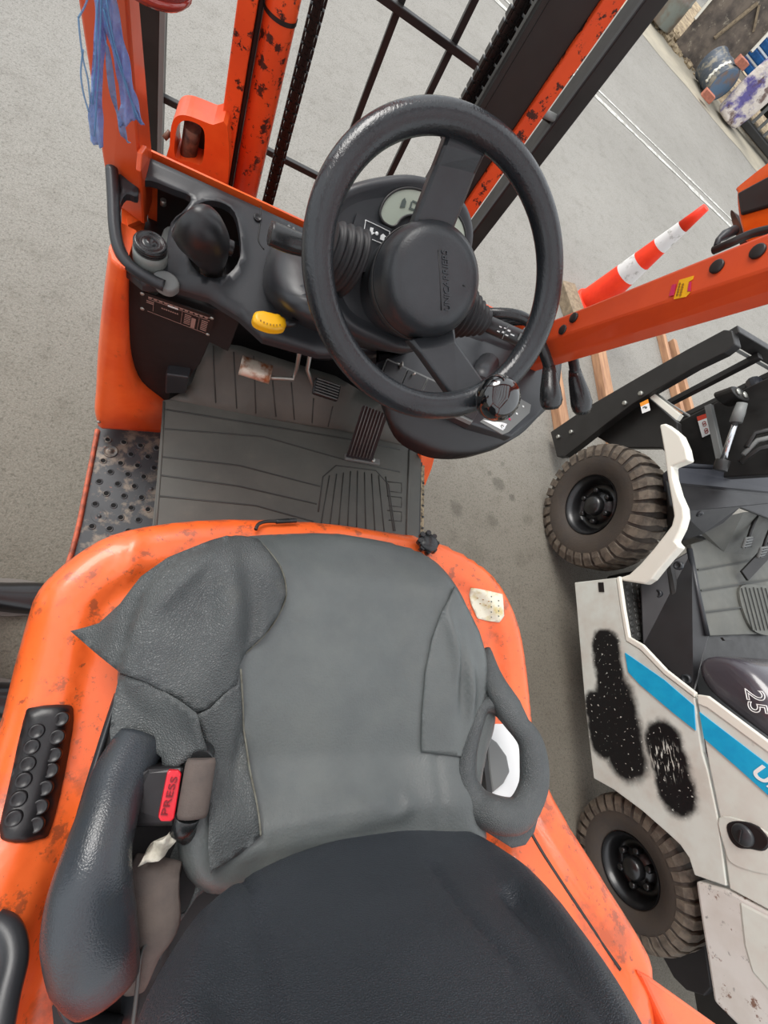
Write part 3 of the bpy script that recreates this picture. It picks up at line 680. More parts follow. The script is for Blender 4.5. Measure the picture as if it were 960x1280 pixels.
mb = MB(); mb.prism(PX([(741,543),(757,530),(790,505),(812,497),(846,528),(850,585),(826,560),(800,560),(770,560)], 2.14), (.04, 0, 0)); build('carriage_plate', mb, BLACKP, NF, bevel=.006)
mb = MB(); mb.prism(PX([(835,535),(846,528),(862,520),(905,497),(960,472),(1010,450),(1010,590),(850,600),(840,560)], 2.40), (.06, 0, 0)); build('mast_rail', mb, BLACKP, NF, bevel=.006)
mb = MB(); mb.prism([P(812,497,X=2.08), P(818,492,X=2.08), P(850,518,X=2.08), P(845,525,X=2.08)], (.03,0,0)); build('carriage_bracket', mb, CREAM, NF, bevel=.002)
mb = MB(); mb.tube([P(818,490,X=2.09), P(838,505,X=2.09), P(862,520,X=2.09)], .005, 6); build('hose', mb, GREYP, NF)
zb = None
for a_, b_ in ((698,546),(714,540),(781,504),(801,492)):
    q = P(a_, b_, X=2.045)
    if zb is None: mb = MB(); mb.lathe([(.013, .01), (.013, -.008), (.008, -.01)], q, (1,0,0), 6); zb = build('zinc_bolt', mb, ZINC, NF)
    else: dup(zb, q, NF)
def decal(pl, X, bands, nm='warning_label'):
    a, b, c, d = [P(x, y, X=X) for x, y in pl]; ob = None
    for (t0, t1, m_) in bands:
        mb = MB(); mb.prism([a.lerp(d, t0), b.lerp(c, t0), b.lerp(c, t1), a.lerp(d, t1)], (-.0015, 0, 0)); o_ = build(nm if ob is None else 'label_band', mb, m_, NF if ob is None else ob); ob = ob or o_
    return a, b, c, d
YELO = simple('label_orange', (236, 150, 40), .5); REDO = simple('label_red', (206, 70, 50), .5)
a, b, c, d = decal([(800,504),(810,499),(813,513),(803,517)], 2.043, [(0,.35,YELO),(.35,1,WHITE)])
mb = MB(); m0 = a.lerp(c, .62)+V((-.003,0,0)); mb.lathe([(.006,0),(.001,-.001)], m0, (1,0,0), 10); mb.box(m0+V((0,.008,-.01)), (.001,.006,.014)); build('label_symbol', mb, PRINT, NF)
a, b, c, d = decal([(871,521),(886,516),(893,540),(878,547)], 2.393, [(0,.22,REDO),(.22,1,WHITE)])
for k, t in enumerate((.4,.5,.75,.85)):
    mb = MB(); m0 = a.lerp(d, t).lerp(b.lerp(c, t), .45)+V((-.003,0,0)); mb.lathe([(.010,0),(.006,-.0006)], m0, (1,0,0), 10, caps=False); build('label_symbol', mb, simple('label_mark', (150,60,56)) if k == 0 else bpy.data.materials['label_mark'], NF)
lf = P(815, 548, X=2.393)
mb = MB(); mb.tube([P(811,543,X=2.393), P(824,538,X=2.393), P(827,552,X=2.393), P(814,557,X=2.393)], .002, 5, closed=True, caps=False); build('mark_frame', mb, GREYP, NF)
mb = MB(); mb.box(P(818,550,X=2.393), (.002,.012,.03)); mb.box(P(821,545,X=2.393), (.002,.01,.01)); build('mark', mb, GREYP, NF)
# tilt cylinder with clevis
c0_ = P(903, 578, X=2.25); c1_ = P(925, 512, X=2.25); cdir = (c1_-c0_).normalized()
mb = MB(); mb.tube([c0_-cdir*.04, c0_+cdir*.012], .030, 24); build('tilt_cylinder', mb, BLACKP, NF, bevel=.002)
mb = MB(); mb.tube([c0_, c1_-cdir*.03], .014, 20); build('chrome_rod', mb, CHROME, NF)
mb = MB(); mb.tube([c1_-cdir*.06, c1_-cdir*.02, c1_+cdir*.03], [.026, .026, .022], 16); build('rod_end', mb, GREYP, NF)
cc = P(926, 492, X=2.26)
mb = MB(); mb.prism([cc+V((0,0,0))+v for v in [V((.075*math.cos(t)*(1 if True else 1), .035*math.sin(t), 0)) for t in [2*math.pi*k/20 for k in range(20)]]], (.03, .03, -.09)); build('clevis', mb, BLACKP, NF, bevel=.006)
for dx in (-.025, .028):
    mb = MB(); mb.lathe([(.017, 0), (.016, .008), (.003, .01)], cc+V((dx, 0, .0)), (0,0,1), 18); build('clevis_pin', mb, ZINC, NF)
mb = MB(); mb.prism([P(v.x, v.y, Y=1.42) for v in cat([(935,487,0),(950,480,0),(962,490,0),(962,512,0),(948,520,0),(936,508,0)], 3)], (0, .05, 0)); build('bracket_plate', mb, GREYBAR, NF, bevel=.004)
mb = MB(); mb.beam(P(886,507,X=2.3), P(902,580,X=2.3), .03, .03); build('tie_rod', mb, GREYP, NF, bevel=.003)
for k in range(3):
    mb = MB(); mb.tube([P(925,578,X=2.3)+V((0,k*.03,k*.02)), P(950,560,X=2.33)+V((0,k*.04,0)), P(1010,548,X=2.36)+V((0,k*.04,0))], .012, 8); build('hydraulic_hose', mb, BLACKP if k != 1 else GREYP, NF)

# ================================================================== ORANGE FORKLIFT (the camera looks down on its seat)
XC = .27
OF = root('orange_forklift', (XC, .1, 0), 'orange forklift with grey torn seat and black steering wheel seen from above', 'forklift')
# ---- engine hood
def zh(x, y): return 1.0+.15*ss(-.12, -.5, y)
HP = [(40,752),(55,728),(92,695),(140,668),(200,655),(270,649),(340,650),(420,655),(480,664),(530,673),(575,692),(612,720),(636,760),(648,800),(655,850),(660,900),(672,960),(690,1002),(745,1092),(797,1178),(804,1196),(803,1240)]
hood2 = cat([D(a, b, lambda x, y: zh(x, y)-.04, 1.0) for a, b in HP], 3, False)
lft = [D(a, b, lambda x, y: zh(x, y)-.04, 1.0) for a, b in ((2,895),(18,830),(29,790))]
rear = [V((.92, -.62, 0)), V((.92, -.9, 0)), V((-.23, -.9, 0)), V((-.21, -.5, 0)), V((-.185, -.2, 0))]
hoodpoly = [(p.x, p.y) for p in hood2+rear+lft]
def zhood(x, y):
    d = dpoly(x, y, hoodpoly); z = zh(x, y)-rnd(d, .045)-(zh(x, y)-1.0)*ss(-.09, -.05, x)*(1-ss(.62, .70, x))
    z -= .018*ss(.075, .10, d)                                      # sunk panel inside the rim
    z += .008*math.exp(-((x+.06)/.012)**2)*ss(.12, .16, y)*(1-ss(.2, .24, y))
    return z
mb = MB(); mb.surf(hoodpoly, lambda x, y: (x, y, zhood(x, y)), .0125, vec=(0, 0, -.42)); HOOD = build('engine_hood', mb, ORANGEHOOD, OF, fix=False)
# body under the hood, sills
mb = MB(); mb.box((.34, -.42, .52), (.86, 1.05, .5)); build('frame_body', mb, ORANGE, OF, bevel=.02)
mb = MB(); mb.box((.34, -.84, .9), (1.08, .4, .5)); build('counterweight', mb, ORANGE, OF, bevel=.05, seg=4)
# right-hand edge strip, separate shut line
sp1 = [D(a, b, zh, 1.0) for a, b in ((664,1030),(690,1075),(735,1143),(782,1216))]
for p in sp1: p.z = zhood(p.x, p.y)+.0005
mb = MB(); mb.tube(cat(sp1, 5, False), (.0035, .002), 6); build('shut_line', mb, BLACKP, OF)
# hood rear pillar foot
a = D(792, 1210, zh); mb = MB(); mb.prism([a+V((0,0,-.1)), D(806,1217,zh)+V((0,0,-.1)), D(890,1277,zh)+V((0,0,-.1)), D(975,1335,zh)+V((0,0,-.1)), D(960,1420,zh)+V((0,0,-.1)), D(850,1330,zh)+V((0,0,-.1))], (0,0,.11)); build('rear_pillar_foot', mb, ORANGE, OF, bevel=.006)
# black grip pad on the left of the hood
pad = [D(a, b, zhood) for a, b in ((42,884),(84,881),(92,892),(88,930),(66,1030),(50,1048),(8,1050),(1,1040),(4,1015),(30,900))]
pp = cat([(p.x, p.y, 0) for p in pad], 3)
ppl = [(p.x, p.y) for p in pp]
mb = MB(); mb.surf(ppl, lambda x, y: (x, y, zhood(x, y)+.012-rnd(dpoly(x, y, ppl), .008)), .01, th=.02); gp = build('grip_pad', mb, PLASTIC_D, OF)
gb = None
for a, b in ((78,898),(73,920),(69,942),(65,961),(58,983),(52,1006),(47,1028),(48,913),(42,932),(37,953),(32,973),(26,996),(20,1020)):
    q = D(a, b, zhood)+V((0,0,.013))
    if gb is None: mb = MB(); mb.lathe([(.0105, -.004), (.0095, .0008), (.0078, .0014), (.0065, .0002), (.001, .0)], q, (0,0,1), 20); gb = build('grip_bump', mb, PLASTIC_D, gp)
    else: dup(gb, q, gp)
# black guard base ring at lower left
rg_ = [D(a, b, zh)+V((0,0,.01)) for a, b in ((-6,1152),(8,1158),(17,1175),(18,1200),(8,1240),(-2,1290))]
mb = MB(); mb.tube(cat(rg_, 5, False), (.016, .014), 12); build('pillar_base_seal', mb, PLASTIC, OF)
mb = MB(); mb.prism([p-V((0,0,.004)) for p in rg_]+[V((-.2, -.5, 1.1)), V((-.22, -.35, 1.05))], (0,0,.002)); build('pillar_base', mb, PANEL, OF)
# seat rail opening / black slot near the left restraint
mb = MB(); q = [D(a, b, zhood)+V((0,0,.004)) for a, b in ((66,1255),(72,1243),(80,1248),(95,1262),(100,1300),(70,1300))]; mb.prism(q, (0,0,.002)); build('hood_slot', mb, BLACKP, OF)
# sticker with worn print
sq = [D(a, b, zhood) for a, b in ((588,735),(627,743),(629,770),(623,778),(596,773),(588,755))]
mb = MB(); mb.surf([(p.x, p.y) for p in sq], lambda x, y: (x, y, zhood(x, y)+.0035), .006, th=.004); stk = build('worn_sticker', mb, PAPER, OF, label='torn cream paper sticker')
for k in range(9):
    a = (613+(k % 2)*9, 746+k*3.2+(k % 2)*2) ; q = D(a[0], a[1], zhood)+V((0,0,.0040)); mb = MB(); mb.box(q, (.003, .0028, .0006)); build('print_mark', mb, PRINT, stk)
for k in range(5):
    q = D(596+k*3.5, 748+(k*7 % 12), zhood)+V((0,0,.0040)); mb = MB(); mb.box(q, (.006, .0016, .0006)); build('print_mark', mb, YDARK, stk)
# seat adjusting handle and hood latch knob
ah = [D(a, b, zhood)+V((0,0,.012)) for a, b in ((318,664),(322,657),(332,654),(345,654))]
mb = MB(); mb.tube(cat(ah, 5, False), .0035, 10); lv = build('slide_lever', mb, BLACKP, OF)
mb = MB(); mb.tube([D(343,654,zhood)+V((0,0,.012)), D(368,653,zhood)+V((0,0,.014))], .005, 12); build('lever_grip', mb, GRIP, lv, bevel=.001)
kq = D(530, 684, zhood)
mb = MB(); mb.lathe([(.010, -.01), (.010, .012), (.022, .014), (.024, .018), (.024, .026), (.020, .03), (.001, .03)], kq, (-.1,.25,1), 30); kb_ = build('weight_dial', mb, GRIP, OF)
for k in range(8):
    t = k*math.pi/4; mb = MB(); mb.lathe([(.006,.014),(.006,.028)], kq+V((.022*math.cos(t), .022*math.sin(t), 0)), (-.1,.25,1), 8); build('dial_lobe', mb, GRIP, kb_)

# ---- seat
ST = MB(); mbb = MB(); mbb.box((.30, -.0, 1.02), (.44, .46, .05)); SEAT = build('seat', mbb, BLACKP, OF, bevel=.01)
def gx(x, y, cx, cy, sx, sy, a=0):
    c, s_ = math.cos(a), math.sin(a); u = (x-cx)*c+(y-cy)*s_; v = -(x-cx)*s_+(y-cy)*c
    return math.exp(-(u/sx)**2-(v/sy)**2)
SX = .305
def zs(x, y):                                   # seat cushion crown height
    z = 1.085+.03*ss(.10, .23, abs(x-SX))-.035*ss(.16, .27, y)-.01*ss(.05, -.15, y)
    z += .012*gx(x, y, .16, .16, .035, .07, .5)+.010*gx(x, y, .10, .08, .03, .08, -.3)-.008*gx(x, y, .13, .10, .02, .09, .2)
    z += .010*gx(x, y, .52, .06, .012, .08, .15)+.008*gx(x, y, .55, -.02, .010, .06, -.1)-.010*gx(x, y, .535, .0, .010, .07)
    z += .03*ss(-.11, -.2, y)
    return z
CP = [(215,705),(270,678),(330,667),(380,665),(430,667),(500,680),(545,703),(578,748),(600,800),(612,845),(618,900),(606,950),(598,1000),(600,1060),(450,1090),(300,1120),(235,1100),(215,1010),(200,930),(160,880),(146,850),(158,800),(180,740)]
def outline(px, zf, n=4, dz=0):
    return [(p.x, p.y) for p in cat([D(a, b, zf)*1 for a, b in px], n)]
cpoly = outline(CP, lambda x, y: zs(x, y)-.03)
def zcush(x, y):
    d = dpoly(x, y, cpoly)
    z = zs(x, y)-rnd(d, .042)*.95
    for sx_ in CRZ: z += .0065*math.exp(-(dpoly(x, y, sx_, False)/.011)**2)
    for sx_ in SEAMS: z -= .0035*math.exp(-(dpoly(x, y, sx_, False)/.0045)**2)
    return z
def line(px, zf): return [(p.x, p.y) for p in cat([D(a, b, zf) for a, b in px], 5, False)]
SEAMS = []; CRZ = []
SEAMS = [line([(322,676),(349,708),(357,742),(347,770),(330,794),(306,817),(300,840),(303,900),(312,960),(322,1010),(326,1045)], zs),
         line([(567,732),(552,770),(537,810),(530,870),(527,940)], zs), line([(572,735),(556,800),(549,860),(546,940),(552,1020)], zs)]
CRZ = [line([(300,1070),(360,1052),(430,1034),(500,1016),(510,1002)], zs), line([(330,1040),(400,1022),(480,1003)], zs)]
mb = MB(); mb.surf(cpoly, lambda x, y: (x, y, zcush(x, y)), .0085, th=.055); build('cushion', mb, SEATM, SEAT, fix=False)
def thread(px, zf, r, m_, nm='seam', dz=.001, par=None):
    pts = [D(a, b, zf) for a, b in px]; pts = cat(pts, 6, False)
    for p in pts: p.z = zf(p.x, p.y)+dz
    mb = MB(); mb.tube(pts, (r, r*.6), 6); return build(nm, mb, m_, par or SEAT)
thread([(322,676),(349,708),(357,742),(347,770),(330,794),(306,817)], zcush, .0016, SEAM, dz=.004)
# left torn cover: big flap
def zflap(x, y):
    base = zs(x, y) if inpoly(x, y, cpoly) else None
    d = dpoly(x, y, cpoly)
    if base is None: z = lerp(1.085, 1.035, ss(0, .07, d))
    else: z = zs(x, y)-rnd(d, .042)*.6
    z += .005+.007*math.sin(x*62+y*25)*ss(.02, .09, d)*.35+.010*gx(x, y, .02, .13, .012, .08, -.6)+.010*gx(x, y, .10, .12, .018, .06, .25)-.006*gx(x, y, .065, .10, .014, .05, .2)
    z += .008*gx(x, y, .155, .06, .012, .07, .1)-.006*gx(x, y, .135, .04, .010, .06, .1)
    return z
FP = [(88,789),(124,779),(150,755),(176,721),(210,697),(262,676),(296,667),(322,674),(349,708),(357,742),(347,770),(330,794),(306,817),(299,832),(296,855),(281,867),(262,886),(244,890),(228,878),(210,867),(182,852),(150,841),(118,815)]
fpoly = [(p.x, p.y) for p in [D(a, b, zflap) for a, b in FP]]
mb = MB(); mb.surf(fpoly, lambda x, y: (x, y, zflap(x, y)+.003), .008, th=.0035); build('torn_cover_flap', mb, COVER, SEAT, label='torn grained vinyl flap', fix=False)
SP = [(299,832),(303,900),(312,960),(322,1010),(326,1045),(300,1068),(263,1092),(260,1060),(261,1030),(262,985),(258,936),(250,905),(247,893),(262,886),(281,867),(296,855)]
def zstrip(x, y): return zs(x, y)+.009+.012*gx(x, y, .165, -.05, .008, .09, .05)-.012*gx(x, y, .147, -.06, .008, .07, -.1)+.007*gx(x, y, .18, -.12, .01, .06, .3)
spoly = [(p.x, p.y) for p in [D(a, b, zstrip) for a, b in SP]]
mb = MB(); mb.surf(spoly, lambda x, y: (x, y, zstrip(x, y)), .007, th=.003); build('torn_cover_strip', mb, COVER, SEAT, fix=False)
thread([(301,836),(304,900),(312,960),(322,1010),(326,1045)], zstrip, .0016, SEAM, dz=.0)
# lower-left cover that wraps over the front of the hip restraint
def zwrap(x, y): return .012*gx(x, y, .07, .0, .05, .05)+lerp(1.095, 1.140, ss(.0, .08, x))+.012*gx(x, y, .02, -.02, .03, .03)+.018*gx(x, y, .075, -.06, .012, .05, .5)-.01*gx(x, y, .10, -.06, .010, .05, .5)
WP = [(150,841),(182,852),(210,867),(228,878),(244,890),(247,893),(252,915),(259,936),(256,945),(240,945),(228,955),(215,963),(203,958),(202,947),(187,935),(160,933),(140,937),(137,915),(143,870)]
wpoly = [(p.x, p.y) for p in [D(a, b, zwrap) for a, b in WP]]
mb = MB(); mb.surf(wpoly, lambda x, y: (x, y, max(zwrap(x, y), zcush(x, y)+.006 if inpoly(x, y, cpoly) else 0)), .008, th=.004); build('restraint_cover', mb, COVER, SEAT, fix=False)
# inner left valley sheet between cushion and restraint with the dark hole
def zval(x, y): return 1.055+.02*ss(.02, .1, x)
VP_ = [(215,960),(240,944),(258,936),(262,985),(262,1030),(263,1095),(292,1092),(245,1120),(215,1165),(200,1200),(196,1120),(198,1060),(190,1010),(180,960)]
vpoly = [(p.x, p.y) for p in [D(a, b, zval) for a, b in VP_]]
vh = [(p.x, p.y) for p in cat([D(a, b, zval) for a, b in ((232,1067),(243,1075),(246,1095),(240,1120),(228,1140),(220,1125),(219,1095),(223,1075))], 4)]
mb = MB(); mb.surf(vpoly, lambda x, y: (x, y, zval(x, y)+.006*math.exp(-(dpoly(x, y, vh)/.012)**2)), .008, th=.003, holes=[vh]); build('side_skirt', mb, COVER, SEAT, fix=False)
# left padded hip restraint
lr = [P(a, b, z) for a, b, z in ((176,925,1.085),(150,975,1.11),(132,1030,1.135),(118,1085,1.15),(112,1140,1.15),(118,1195,1.145),(133,1240,1.13))]
lr = cat(lr, 6, False)
mb = MB(); mb.tube(lr, [(.034,.026),(.036,.03),(.034,.034),(.036,.036),(.042,.038),(.046,.036),(.044,.032),(.034,.02)], 24, up=(0,0,1)); build('hip_restraint', mb, BOLST, SEAT, label='shiny padded left hip restraint')
shell = [P(a, b, z) for a, b, z in ((148,868,1.05),(128,930,1.06),(104,1010,1.075),(86,1080,1.085),(76,1140,1.085),(72,1200,1.085),(80,1250,1.085),(100,1272,1.085),(150,1284,1.09))]
mb = MB(); mb.tube(cat(shell, 5, False), (.006, .02), 10, up=(0,0,1)); build('seat_side_shell', mb, PLASTIC, SEAT)
mb = MB(); fl_ = [(p.x, p.y) for p in cat(shell, 3, False)]+[(.09, -.36), (.09, -.1), (.03, -.02)]
mb.surf(fl_, lambda x, y: (x, y, 1.072), .03, th=.05); build('seat_side_base', mb, PANEL, SEAT, fix=False)
sh2 = [P(a, b, z) for a, b, z in ((165,1290,1.10),(171,1240,1.11),(176,1195,1.12),(184,1178,1.12),(195,1171,1.12))]
mb = MB(); mb.tube(cat(sh2, 5, False), (.0025, .003), 8); build('shell_piping', mb, PIPE, SEAT)
mb = MB(); mb.prism([P(150,1230,1.07), P(178,1195,1.09), P(170,1300,1.09), P(148,1300,1.07)], (0,0,-.03)); build('seat_hinge_cover', mb, PLASTIC, SEAT)
# right hip restraint: padded ring in soft vinyl round an open hole
ring = [(602,882,1.10),(621,882,1.11),(641,900,1.13),(662,925,1.145),(668,960,1.15),(665,990,1.15),(648,1018,1.15),(620,1018,1.14),(596,1004,1.12),(583,975,1.11),(584,935,1.10),(592,902,1.10)]
rc = cat([P(*q) for q in ring], 5)
N = len(rc); rr = []
for i in range(N):
    t = i/N; rr.append((lerp(.017, .029, ss(.08, .35, t)*(1-ss(.62, .85, t))), .021+.002*math.sin(t*23)))
mb = MB(); mb.tube(rc, rr, 16, closed=True, up=(0,0,1)); build('hip_restraint', mb, COVER, SEAT, label='soft worn right hip restraint with an open hole')
wr = [P(606,814,1.08), P(616,850,1.11), P(636,885,1.13), P(660,925,1.14)]
mb = MB(); mb.tube(cat(wr, 5, False), [(.010,.016),(.024,.020),(.028,.020),(.018,.014)], 14, up=(0,0,1)); build('restraint_front_pad', mb, COVER, SEAT)
def zrf(x, y): return zs(x, y)+.004+.010*gx(x, y, .545, .02, .010, .07, .12)+.007*gx(x, y, .515, .07, .009, .06, .25)-.007*gx(x, y, .53, .03, .008, .07, .15)
RP = [(568,733),(585,760),(600,790),(608,818),(610,850),(604,887),(600,925),(590,948),(560,944),(527,940),(528,890),(532,840),(540,800),(554,762)]
rpoly = [(p.x, p.y) for p in [D(a, b, lambda x, y: zrf(x, y)-rnd(max(0, dpoly(x, y, cpoly)), .042)*.6) for a, b in RP]]
mb = MB(); mb.surf(rpoly, lambda x, y: (x, y, zrf(x, y)-(rnd(dpoly(x, y, cpoly), .042)*.7 if inpoly(x, y, cpoly) else .03)), .007, th=.003); build('folded_side_flap', mb, SEATM, SEAT, fix=False)
def zrs(x, y): return 1.10+.03*ss(.5, .64, x)
QP = [(560,944),(590,948),(597,968),(602,990),(618,1010),(640,1012),(660,1000),(676,1010),(668,1040),(657,1056),(640,1060),(600,1035),(560,1030),(545,1025),(548,980)]
qpoly = [(p.x, p.y) for p in [D(a, b, zrs) for a, b in QP]]
qh = [(p.x, p.y) for p in [D(a, b, zrs) for a, b in ((566,1002),(580,1000),(592,1012),(602,1030),(566,1028))]]
mb = MB(); mb.surf(qpoly, lambda x, y: (x, y, zrs(x, y)), .008, th=.003, holes=[qh]); build('side_skirt', mb, COVER, SEAT, fix=False)
mb = MB(); mb.prism([P(150,1040,1.032), P(300,1060,1.032), P(340,1140,1.032), P(300,1320,1.032), P(160,1320,1.032)], (0,0,-.03)); build('seat_pan', mb, PANEL, SEAT)
# things seen through the hole: belt retractor bracket
mb = MB(); mb.prism([P(608,918,1.03), P(622,928,1.03), P(634,945,1.03), P(638,965,1.03), P(630,980,1.03), P(616,992,1.03), P(611,960,1.03)], (0,0,-.02)); build('retractor_cover', mb, GREYP, SEAT, bevel=.004)
mb = MB(); mb.prism([P(600,915,1.04), P(604,916,1.04), P(616,995,1.04), P(609,992,1.04)], (0,0,-.02)); build('bracket', mb, BLACKP, SEAT)
mb = MB(); mb.prism([P(585,905,1.02), P(632,905,1.02), P(665,945,1.02), P(664,990,1.02), P(640,1015,1.02), P(590,1010,1.02)], (0,0,-.004)); build('backing_card', mb, WHITE, SEAT)
mb = MB(); mb.prism([P(560,995,1.03), P(606,1005,1.03), P(612,1035,1.03), P(560,1035,1.03)], (0,0,-.02)); build('seat_frame_plate', mb, RUST, SEAT)
# belt buckle, webbing, tissue
Rb = Matrix.Rotation(-.12, 3, 'Z')
bq = P(192, 999, 1.135)
mb = MB(); mb.prism([P(172,968,1.13), P(186,960,1.13), P(232,958,1.14), P(228,1000,1.14), P(220,1034,1.13), P(160,1036,1.12), P(160,1010,1.12)], (0,0,-.05)); bkl = build('buckle', mb, PLASTIC_D, SEAT, bevel=.006)
mb = MB(); mb.prism([P(a, b, 1.146) for a, b in ((212,963),(224,963),(227,967),(218,1023),(214,1027),(201,1027),(198,1022),(209,967))], (0,0,-.02)); bt_ = build('release_button', mb, REDB, bkl, bevel=.0015)
o_ = P(212, 995, 1.1475); r = P(204,1024,1.14)-P(220,966,1.14)
text('PRESS', o_, -r, V((-1,0,0)) if False else -(P(228,996,1.14)-P(198,992,1.14))*1, .0115, simple('button_text', (120, 14, 26), .5), bkl, width=.042)
mb = MB(); pts = [P(252,948,1.155), P(240,1022,1.15)]
rings = []
for t in (0, .08, .5, .92, 1):
    c_ = pts[0].lerp(pts[1], t); k = 1 if 0 < t < 1 else .9
    rings.append([c_+V((.019*k*math.cos(a), 0, .014*k*math.sin(a))) for a in [2*math.pi*j/20 for j in range(20)]])
mb.rings(rings); build('webbing_loop', mb, WEB, SEAT)
mb = MB(); mb.tube([P(235,1020,1.145), P(229,1036,1.135), P(236,1048,1.12)], [(.016,.012),(.016,.012),(.010,.006)], 14, up=(0,0,1)); build('belt_guide', mb, GRIP, SEAT)
mb = MB(); mb.tube([P(253,952,1.15), P(256,940,1.12), P(262,930,1.10)], [(.017,.012),(.015,.010),(.012,.006)], 14, up=(0,0,1)); build('belt_guide', mb, GRIP, SEAT)
wpts = [(200,1072,1.10),(192,1100,1.115),(190,1130,1.12),(192,1160,1.12),(178,1195,1.11),(168,1240,1.09)]
mb = MB(); mb.tube(cat([P(*q) for q in wpts], 5, False), [(.030,.003),(.031,.006),(.031,.007),(.030,.007),(.022,.006),(.012,.004)], 16, up=(0,0,1)); build('belt_webbing', mb, WEB, SEAT)
def ztis(x, y): return 1.128+.006*math.sin(x*260)+.005*math.sin(y*210+x*90)
tp = [(p.x, p.y) for p in [D(a, b, ztis) for a, b in ((222,1034),(214,1038),(192,1052),(176,1078),(172,1084),(190,1078),(206,1070),(220,1052),(223,1042))]]
mb = MB(); mb.surf(tp, lambda x, y: (x, y, ztis(x, y)), .005, th=.002); ti = build('tissue', mb, CLOTH, None, label='crumpled white tissue tucked beside the belt buckle', category='tissue', fix=False)

# ---- backrest
YB0 = -.225
def bsurf(u, h, dp=0):                                             # u across 0..1, h up: front face point
    return None
BRO = [(150,1300),(165,1262),(190,1200),(228,1142),(262,1110),(300,1085),(360,1058),(430,1038),(500,1027),(560,1025),(605,1038),(650,1066),(700,1110),(760,1185),(800,1245),(830,1305)]
fy = lambda z: YB0-.10*(z-1.1)
def onB(x, y):
    Yv = -.23
    for _ in range(40): p = P(x, y, Y=Yv); Yv = .5*Yv+.5*fy(p.z)
    return P(x, y, Y=Yv)
bo = [onB(a, b) for a, b in BRO]
bo2 = [(p.x, p.z) for p in cat(bo, 4, False)]
x0, x1 = bo2[0][0], bo2[-1][0]
bo2 = bo2+[(x1-.02, 1.56), (x1-.07, 1.60), (x0+.08, 1.60), (x0+.02, 1.56)]
bs1 = [(p.x, p.z) for p in [onB(a, b) for a, b in ((305,1092),(315,1130),(335,1200),(352,1300))]]
bs2 = [(p.x, p.z) for p in [onB(a, b) for a, b in ((538,1078),(575,1130),(640,1200),(715,1310))]]
bs3 = [(p.x, p.z) for p in [onB(a, b) for a, b in ((640,1120),(680,1165),(720,1225),(770,1310))]]
def bface(x, z):
    d = dpoly(x, z, bo2)
    y = fy(z)+.0-rnd(d, .03)
    y += .018*math.exp(-((d-.045)/.022)**2)*ss(1.15, 1.3, z)
    for b_ in (bs1, bs2): y -= .006*math.exp(-(dpoly(x, z, b_, False)/.006)**2)
    y -= .016*math.exp(-(dpoly(x, z, bs3, False)/.012)**2)
    return (x, y, z)
mb = MB(); mb.surf(bo2, bface, .0095, vec=(0, -.09, 0)); build('backrest', mb, BACKM, SEAT, label='darker blue-grey grained backrest', fix=False)

# ---- dashboard cowl
def zd(x, y): return 1.12-.30*(.97-y)
DP = [(138,214),(150,210),(168,207),(180,188),(345,265),(430,304),(520,346),(600,384),(694,427),(700,440),(640,440),(560,420),(470,440),(400,440),(330,420),(300,392),(262,368),(225,357),(203,354),(178,352),(158,335),(146,318),(141,270)]
def hole(px, n=4): return [(p.x, p.y) for p in cat([D(a, b, zd) for a, b in px], n)]
dpoly_ = [(p.x, p.y) for p in [D(a, b, zd) for a, b in DP]]
dh1 = hole([(150,262),(158,245),(172,248),(174,232),(188,228),(215,238),(238,248),(232,264),(214,280),(206,320),(203,346),(186,342),(166,328),(153,300)], 3)
dh2 = hole([(240,268),(255,257),(275,258),(292,270),(299,298),(299,326),(286,346),(264,352),(244,342),(234,322),(236,292)], 3)
def zdd(x, y):
    z = zd(x, y)-rnd(dpoly(x, y, dpoly_), .012)
    z += .010*math.exp(-(dpoly(x, y, dh2)/.012)**2)+.004*math.exp(-(dpoly(x, y, dh1)/.010)**2)
    return z
mb = MB(); mb.surf(dpoly_, lambda x, y: (x, y, zdd(x, y)), .011, th=.014, holes=[dh1, dh2]); DASH = build('dashboard', mb, PLASTIC, OF, fix=False)
mb = MB(); mb.prism([V((-.19,.976,1.118)), V((.80,.976,1.118)), V((.80,.976,.5)), V((-.19,.976,.5))], (0,.005,0)); build('front_bulkhead', mb, ORANGE, OF)
mb = MB(); mb.box((.33, .965, .80), (.92, .012, .40)); build('inner_bulkhead', mb, PANEL, OF)
# storage well: orange inner wall, black floor, reservoir
mb = MB(); mb.prism([P(150,250,.96), P(185,222,.96), P(300,250,.96), P(305,345,.96), P(262,352,.96), P(205,342,.96), P(170,322,.96), P(152,300,.96)], (0,0,-.01)); build('well_floor', mb, BLACKP, DASH)
mb = MB(); mb.box((.30, .972, 1.02), (.94, .006, .15)); build('well_back_wall', mb, BLACKP, DASH)
mb = MB(); mb.prism([P(152,250,.99), P(176,240,.99), P(182,275,.96), P(178,320,.95), P(165,330,.96), P(152,300,.98)], (0,0,-.01)); build('well_inner_wall', mb, ORANGE, DASH)
mb = MB(); mb.prism([P(158,270,.992), P(182,262,.992), P(184,272,.992), P(160,281,.992)], (0,0,-.01)); build('well_rib', mb, ORANGE, DASH)
rim_ = [D(a, b, zd)+V((0,0,.008)) for a, b in ((140,216),(142,250),(144,290),(150,318),(164,338),(188,353),(205,361))]
mb = MB(); mb.tube(cat(rim_, 5, False), (.011, .012), 12); build('well_rim', mb, PLASTIC, DASH)
mb = MB(); mb.surf(hole([(192,345),(206,342),(220,350),(224,362),(212,368),(196,360)], 4), lambda x, y: (x, y, zd(x, y)+.010), .01, th=.02); build('cap_tether_boss', mb, GREYP, DASH, bevel=.004)
